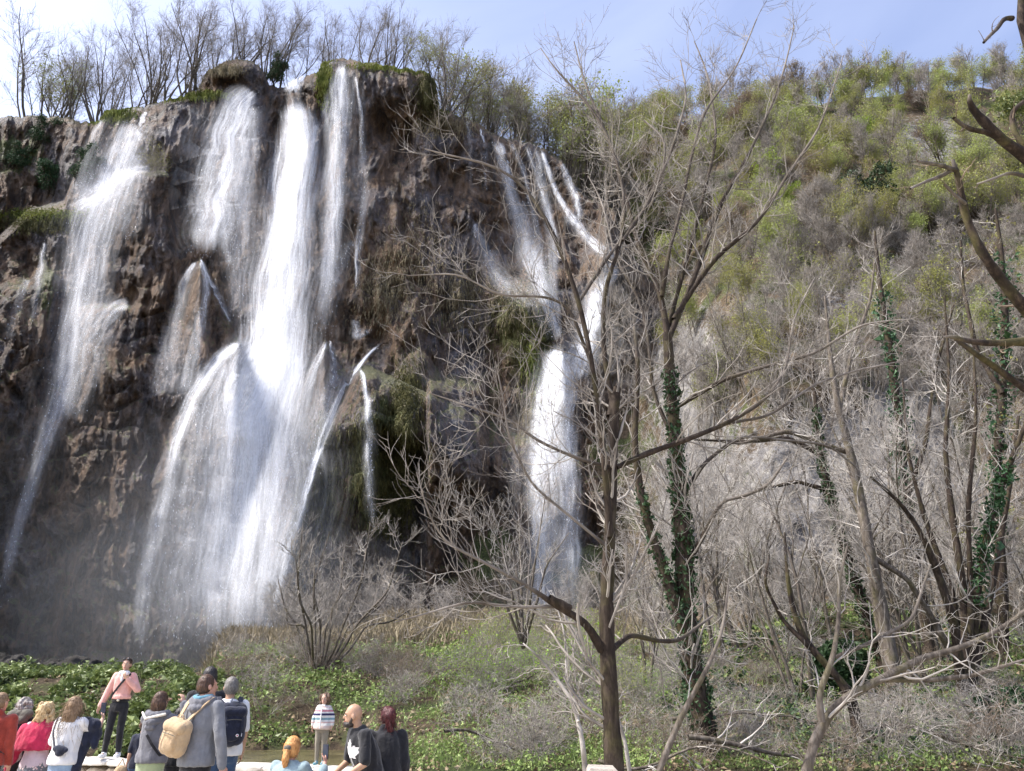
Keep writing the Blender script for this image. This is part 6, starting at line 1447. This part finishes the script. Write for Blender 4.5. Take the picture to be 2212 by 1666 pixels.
# ---- right group
p13 = person("little child with curly brown hair in a striped cardigan standing on the wall", 703, 1497, 12.67, PI - .1, SK, z0=WT + .012, top=M_stripe, bottom=M_olive, shoes=M_aqua, hair=('child', H_curl), child=True, hem=.49, loose=.035, stance=.085, face=H_brown, girth=1.15, head=(0, -.05, .06), arms={-1: ((-.10, 0, -.22), (-.12, .04, -.40)), 1: ((.09, 0, -.22), (.11, .02, -.42))})
s_ = Sh(); z = p13["shz"]; s_.cap((0, .11, z - .02), (0, .135, z - .30), .010, .010, n=8); s_.build("button_band", M_white, p13["rt"], .005, 1)
for i in range(2):
    s_ = Sh(); s_.cap((-.04, .11 - .01 * i, z + .02 - .01 * i), (.04, .11, z + .02), .014, .014); s_.build("collar", M_white, p13["rt"], .006, 1) if i == 0 else None
p14 = person("ginger haired woman with a ponytail in a grey blue top crouching with a phone", 636, 1590, 8.9, -.25, SKR, z0=float(PT(636, 1590, 8.9)[2]) - 1.62, top=M_teal, bottom=M_jeand, hair=('pony', H_ging), sleeves=.9, kneel=True, lean=.12, loose=.04, girth=1.15, arms={1: ((.12, .20, -.20), (.06, .38, .06), (-1, 0, 0), .9), -1: ((-.06, .22, -.26), (.02, .36, -.1))})
S, E, W_ = p14["arm"](1); phone(p14, W_ + np.array([-.02, .04, .115]), "dark phone held up by the crouching ginger haired woman", .05, -.1)
b0 = p14["hd"](0, -.12, .0); s_ = Sh(); s_.cap(b0 + np.array([-.01, -.01, -.01]), b0 + np.array([.01, -.01, -.01]), .03, .03); s_.build("hair_tie", M_khaki, p14["rt"], .007, 1)
p15 = person("bald bearded man in profile, black t-shirt with a white leaf print", 765, 1531, 8.3, PI / 2 + .55, SKT, H=1.60, top=M_black, bottom=M_black, hair=('bald', None), sleeves=.45, lean=.32, girth=1.12, loose=.025, head=(-.42, .22, 0), shw=.02, face=H_beard, arms={-1: ((-.08, .12, -.26), (-.05, .34, -.34)), 1: ((.08, .1, -.27), (.0, .32, -.36))})
hd = p15["hd"]; s_ = Sh(); s_.ell(hd(0, .045, -.088), (.062, .058, .036), p15["RH"]); s_.ell(hd(0, .085, -.085), (.034, .022, .030), p15["RH"])
for sd in (-1, 1): s_.cap(hd(sd * .060, .03, -.06), hd(sd * .071, .008, -.015), .014, .009)
s_.cap(hd(-.022, .096, -.038), hd(.022, .096, -.038), .006, .006, n=8); s_.build("beard", H_beard, p15["rt"], .007, 1, .002, 60)
# white leaf print on the chest, a flat print on the cloth (curved with it)
def leaf_print(p, cz, cx, sc):
    """white eleven pointed leaf laid on the surface of the t-shirt"""
    top_ob = [c for c in p["rt"].children if c.name.startswith("top")][0]
    bpy.context.view_layer.update()
    prof = [(0, 1.0), (.16, .68), (.30, .76), (.24, .36), (.52, .60), (.58, .44), (.90, .42), (.78, .22), (.92, .12), (.44, -.22), (.52, -.36), (.07, -.30), (.05, -.85)]
    pts = prof + [(-x, y) for x, y in prof[::-1]]
    n = 40; gx, gz = np.meshgrid(np.linspace(-1, 1, n), np.linspace(-1, 1.05, n)); P = np.array(pts)
    def inside(x, y):
        c = False; j = len(P) - 1
        for i in range(len(P)):
            if (P[i, 1] > y) != (P[j, 1] > y) and x < (P[j, 0] - P[i, 0]) * (y - P[i, 1]) / (P[j, 1] - P[i, 1]) + P[i, 0]: c = not c
            j = i
        return c
    V, Fq, idx = [], [], {}
    def vert(i, j):
        if (i, j) in idx: return idx[(i, j)]
        o = Vector((cx + gx[i, j] * sc, 1.2, cz + gz[i, j] * sc)); ok, hit, nor, _ = top_ob.ray_cast(o, Vector((0, -1, 0)))
        if not ok: return None
        V.append(np.array(hit + nor * .0025)); idx[(i, j)] = len(V) - 1; return idx[(i, j)]
    for i in range(n - 1):
        for j in range(n - 1):
            if inside(gx[i, j], gz[i, j]):
                q = [vert(i, j), vert(i, j + 1), vert(i + 1, j + 1), vert(i + 1, j)]
                if None not in q: Fq.append(q)
    if Fq: link("leaf_print", np_mesh("leaf_print", np.array(V), np.array(Fq), M_white), parent=top_ob)
leaf_print(p15, 1.10, -.03, .13)
p16 = person("woman with dark red pinned up hair in a black jacket, rightmost of the group", 838, 1530, 8.7, .25, SK, H=1.535, top=M_black, bottom=M_black, hair=('bun', H_redd), girth=1.1, loose=.03, coll=True, lean=.1, head=(.2, 0, -.08), shw=.01)

# ================================================================ low stone wall, post, handrail block
def wall_y(X): return 14.0 - .364 * (X + 6.48)
def build_wall():
    rg = np.random.default_rng(4)
    st = NT("limestone_blocks"); co = st.coord(); n = st.noise(co, 5, 6, .65); n2 = st.noise(co, 26, 4)
    c = st.ramp(n, [(.3, (.30, .23, .155)), (.5, (.50, .41, .30)), (.7, (.66, .58, .46))]); STONE = st.fin(c, .9, st.bump(st.math('ADD', n, st.math('MULTIPLY', n2, .4)), .9, .05), .2)
    st = NT("pale_coping_stone"); co = st.coord(); n = st.noise(co, 4, 6, .65); n2 = st.noise(co, 30, 4)
    c = st.ramp(n, [(.3, (.50, .46, .40)), (.6, (.72, .69, .64))]); CAP = st.fin(c, .85, st.bump(st.math('ADD', n, st.math('MULTIPLY', n2, .4)), .6, .03), .2)
    X0, X1 = -11.5, -1.95; ang = math.atan(-.364); L = (X1 - X0) / math.cos(ang)
    rt = empty("stone_wall", (X0, wall_y(X0), 0), "low wall of rough limestone blocks with pale flat coping stones", "wall", None, ang)
    def block(x0, x1, y0, y1, z0, z1, rough):
        nx, nz, ny = 9, 7, 7
        # box with rounded, rough faces
        b = Sh(); V, Fq = [], []
        def face(o, u, v, a, bb):
            g = np.array(o)[None, None] + np.linspace(0, 1, a)[:, None, None] * np.array(u) + np.linspace(0, 1, bb)[None, :, None] * np.array(v)
            off = sum(len(q) for q in V); V.append(g.reshape(-1, 3)); Fq.append(grid_faces(a, bb, off))
        dx, dy, dz = x1 - x0, y1 - y0, z1 - z0
        face((x0, y0, z0), (dx, 0, 0), (0, 0, dz), nx, nz); face((x0, y1, z0), (0, 0, dz), (dx, 0, 0), nz, nx)
        face((x0, y0, z1), (dx, 0, 0), (0, dy, 0), nx, ny); face((x0, y0, z0), (0, 0, dz), (0, dy, 0), nz, ny); face((x1, y0, z0), (0, dy, 0), (0, 0, dz), ny, nz)
        v = np.concatenate(V); c_ = np.array([(x0 + x1) / 2, (y0 + y1) / 2, (z0 + z1) / 2]); h = np.array([dx, dy, dz]) / 2
        q = (v - c_) / h; r = np.clip(np.abs(q), 0, 1) ** 6
        pull = (r.sum(1) - r.max(1))[:, None] * np.sign(q) * .018
        nn = fbm(v[:, 0] * 7, v[:, 1] * 7, v[:, 2] * 7, 3)[:, None]
        inn = (q / (np.linalg.norm(q, axis=1, keepdims=True) + 1e-6))
        return v - pull + inn * nn * rough, np.concatenate(Fq)
    caps, blocks = [], []; x = 0
    while x < L:
        w = rg.uniform(.55, .95); x2 = min(L, x + w); h = WT + rg.uniform(-.008, .008)
        caps.append(block(x + .006, x2 - .006, -.22 - rg.uniform(0, .03), .28 + rg.uniform(0, .04), WT - .12, h, .012)); x = x2
    for r, (za, zb) in enumerate(((WT - .37, WT - .125), (WT - .62, WT - .375), (-.1, WT - .625))):
        x = -rg.uniform(0, .2)
        while x < L:
            w = rg.uniform(.22, .5); blocks.append(block(max(0, x) + .008, min(L, x + w) - .008, -.17 - rg.uniform(0, .03), .22, za + .006, zb, .03)); x += w
            if x > L - .1: break
    def flat(v): return v
    for i, (v, f) in enumerate(caps): link("coping_stone", np_mesh("coping_stone", v, f, CAP), parent=rt)
    v, f = join(blocks); link("block_courses", np_mesh("block_courses", v, f, STONE), parent=rt)
build_wall()
# weathered wooden post end at the bottom edge, and the broken pale stake beside the big tree
def build_post():
    rt = empty("wooden_post", (0, 0, 0), "weathered grey top of a square wooden post at the bottom edge below the brown trunk", "post"); c = PT(1300, 1658, 3.6); rt.location = Vector((c[0], c[1], 0))
    w, t = .062, c[2]; m = mat_simple("weathered_wood", (.28, .24, .20), (.55, .49, .42), 20, .85, .5, stretch=(.3, 3, 1))
    V = np.array([[x, y, z] for z in (0, t - .01) for x, y in ((-w, -w), (w, -w), (w, w), (-w, w))] + [[x * .86, y * .86, t] for x, y in ((-w, -w), (w, -w), (w, w), (-w, w))])
    V[8:, 2] += np.array([.0, -.006, .004, .008])
    link("shaft", np_mesh("shaft", V[:8], np.array([[0, 1, 5, 4], [1, 2, 6, 5], [2, 3, 7, 6], [3, 0, 4, 7]]), m, smooth=False), parent=rt)
    link("cap", np_mesh("cap", V[4:], np.array([[0, 1, 5, 4], [1, 2, 6, 5], [2, 3, 7, 6], [3, 0, 4, 7], [4, 5, 6, 7]]), m, smooth=False), parent=rt)
build_post()
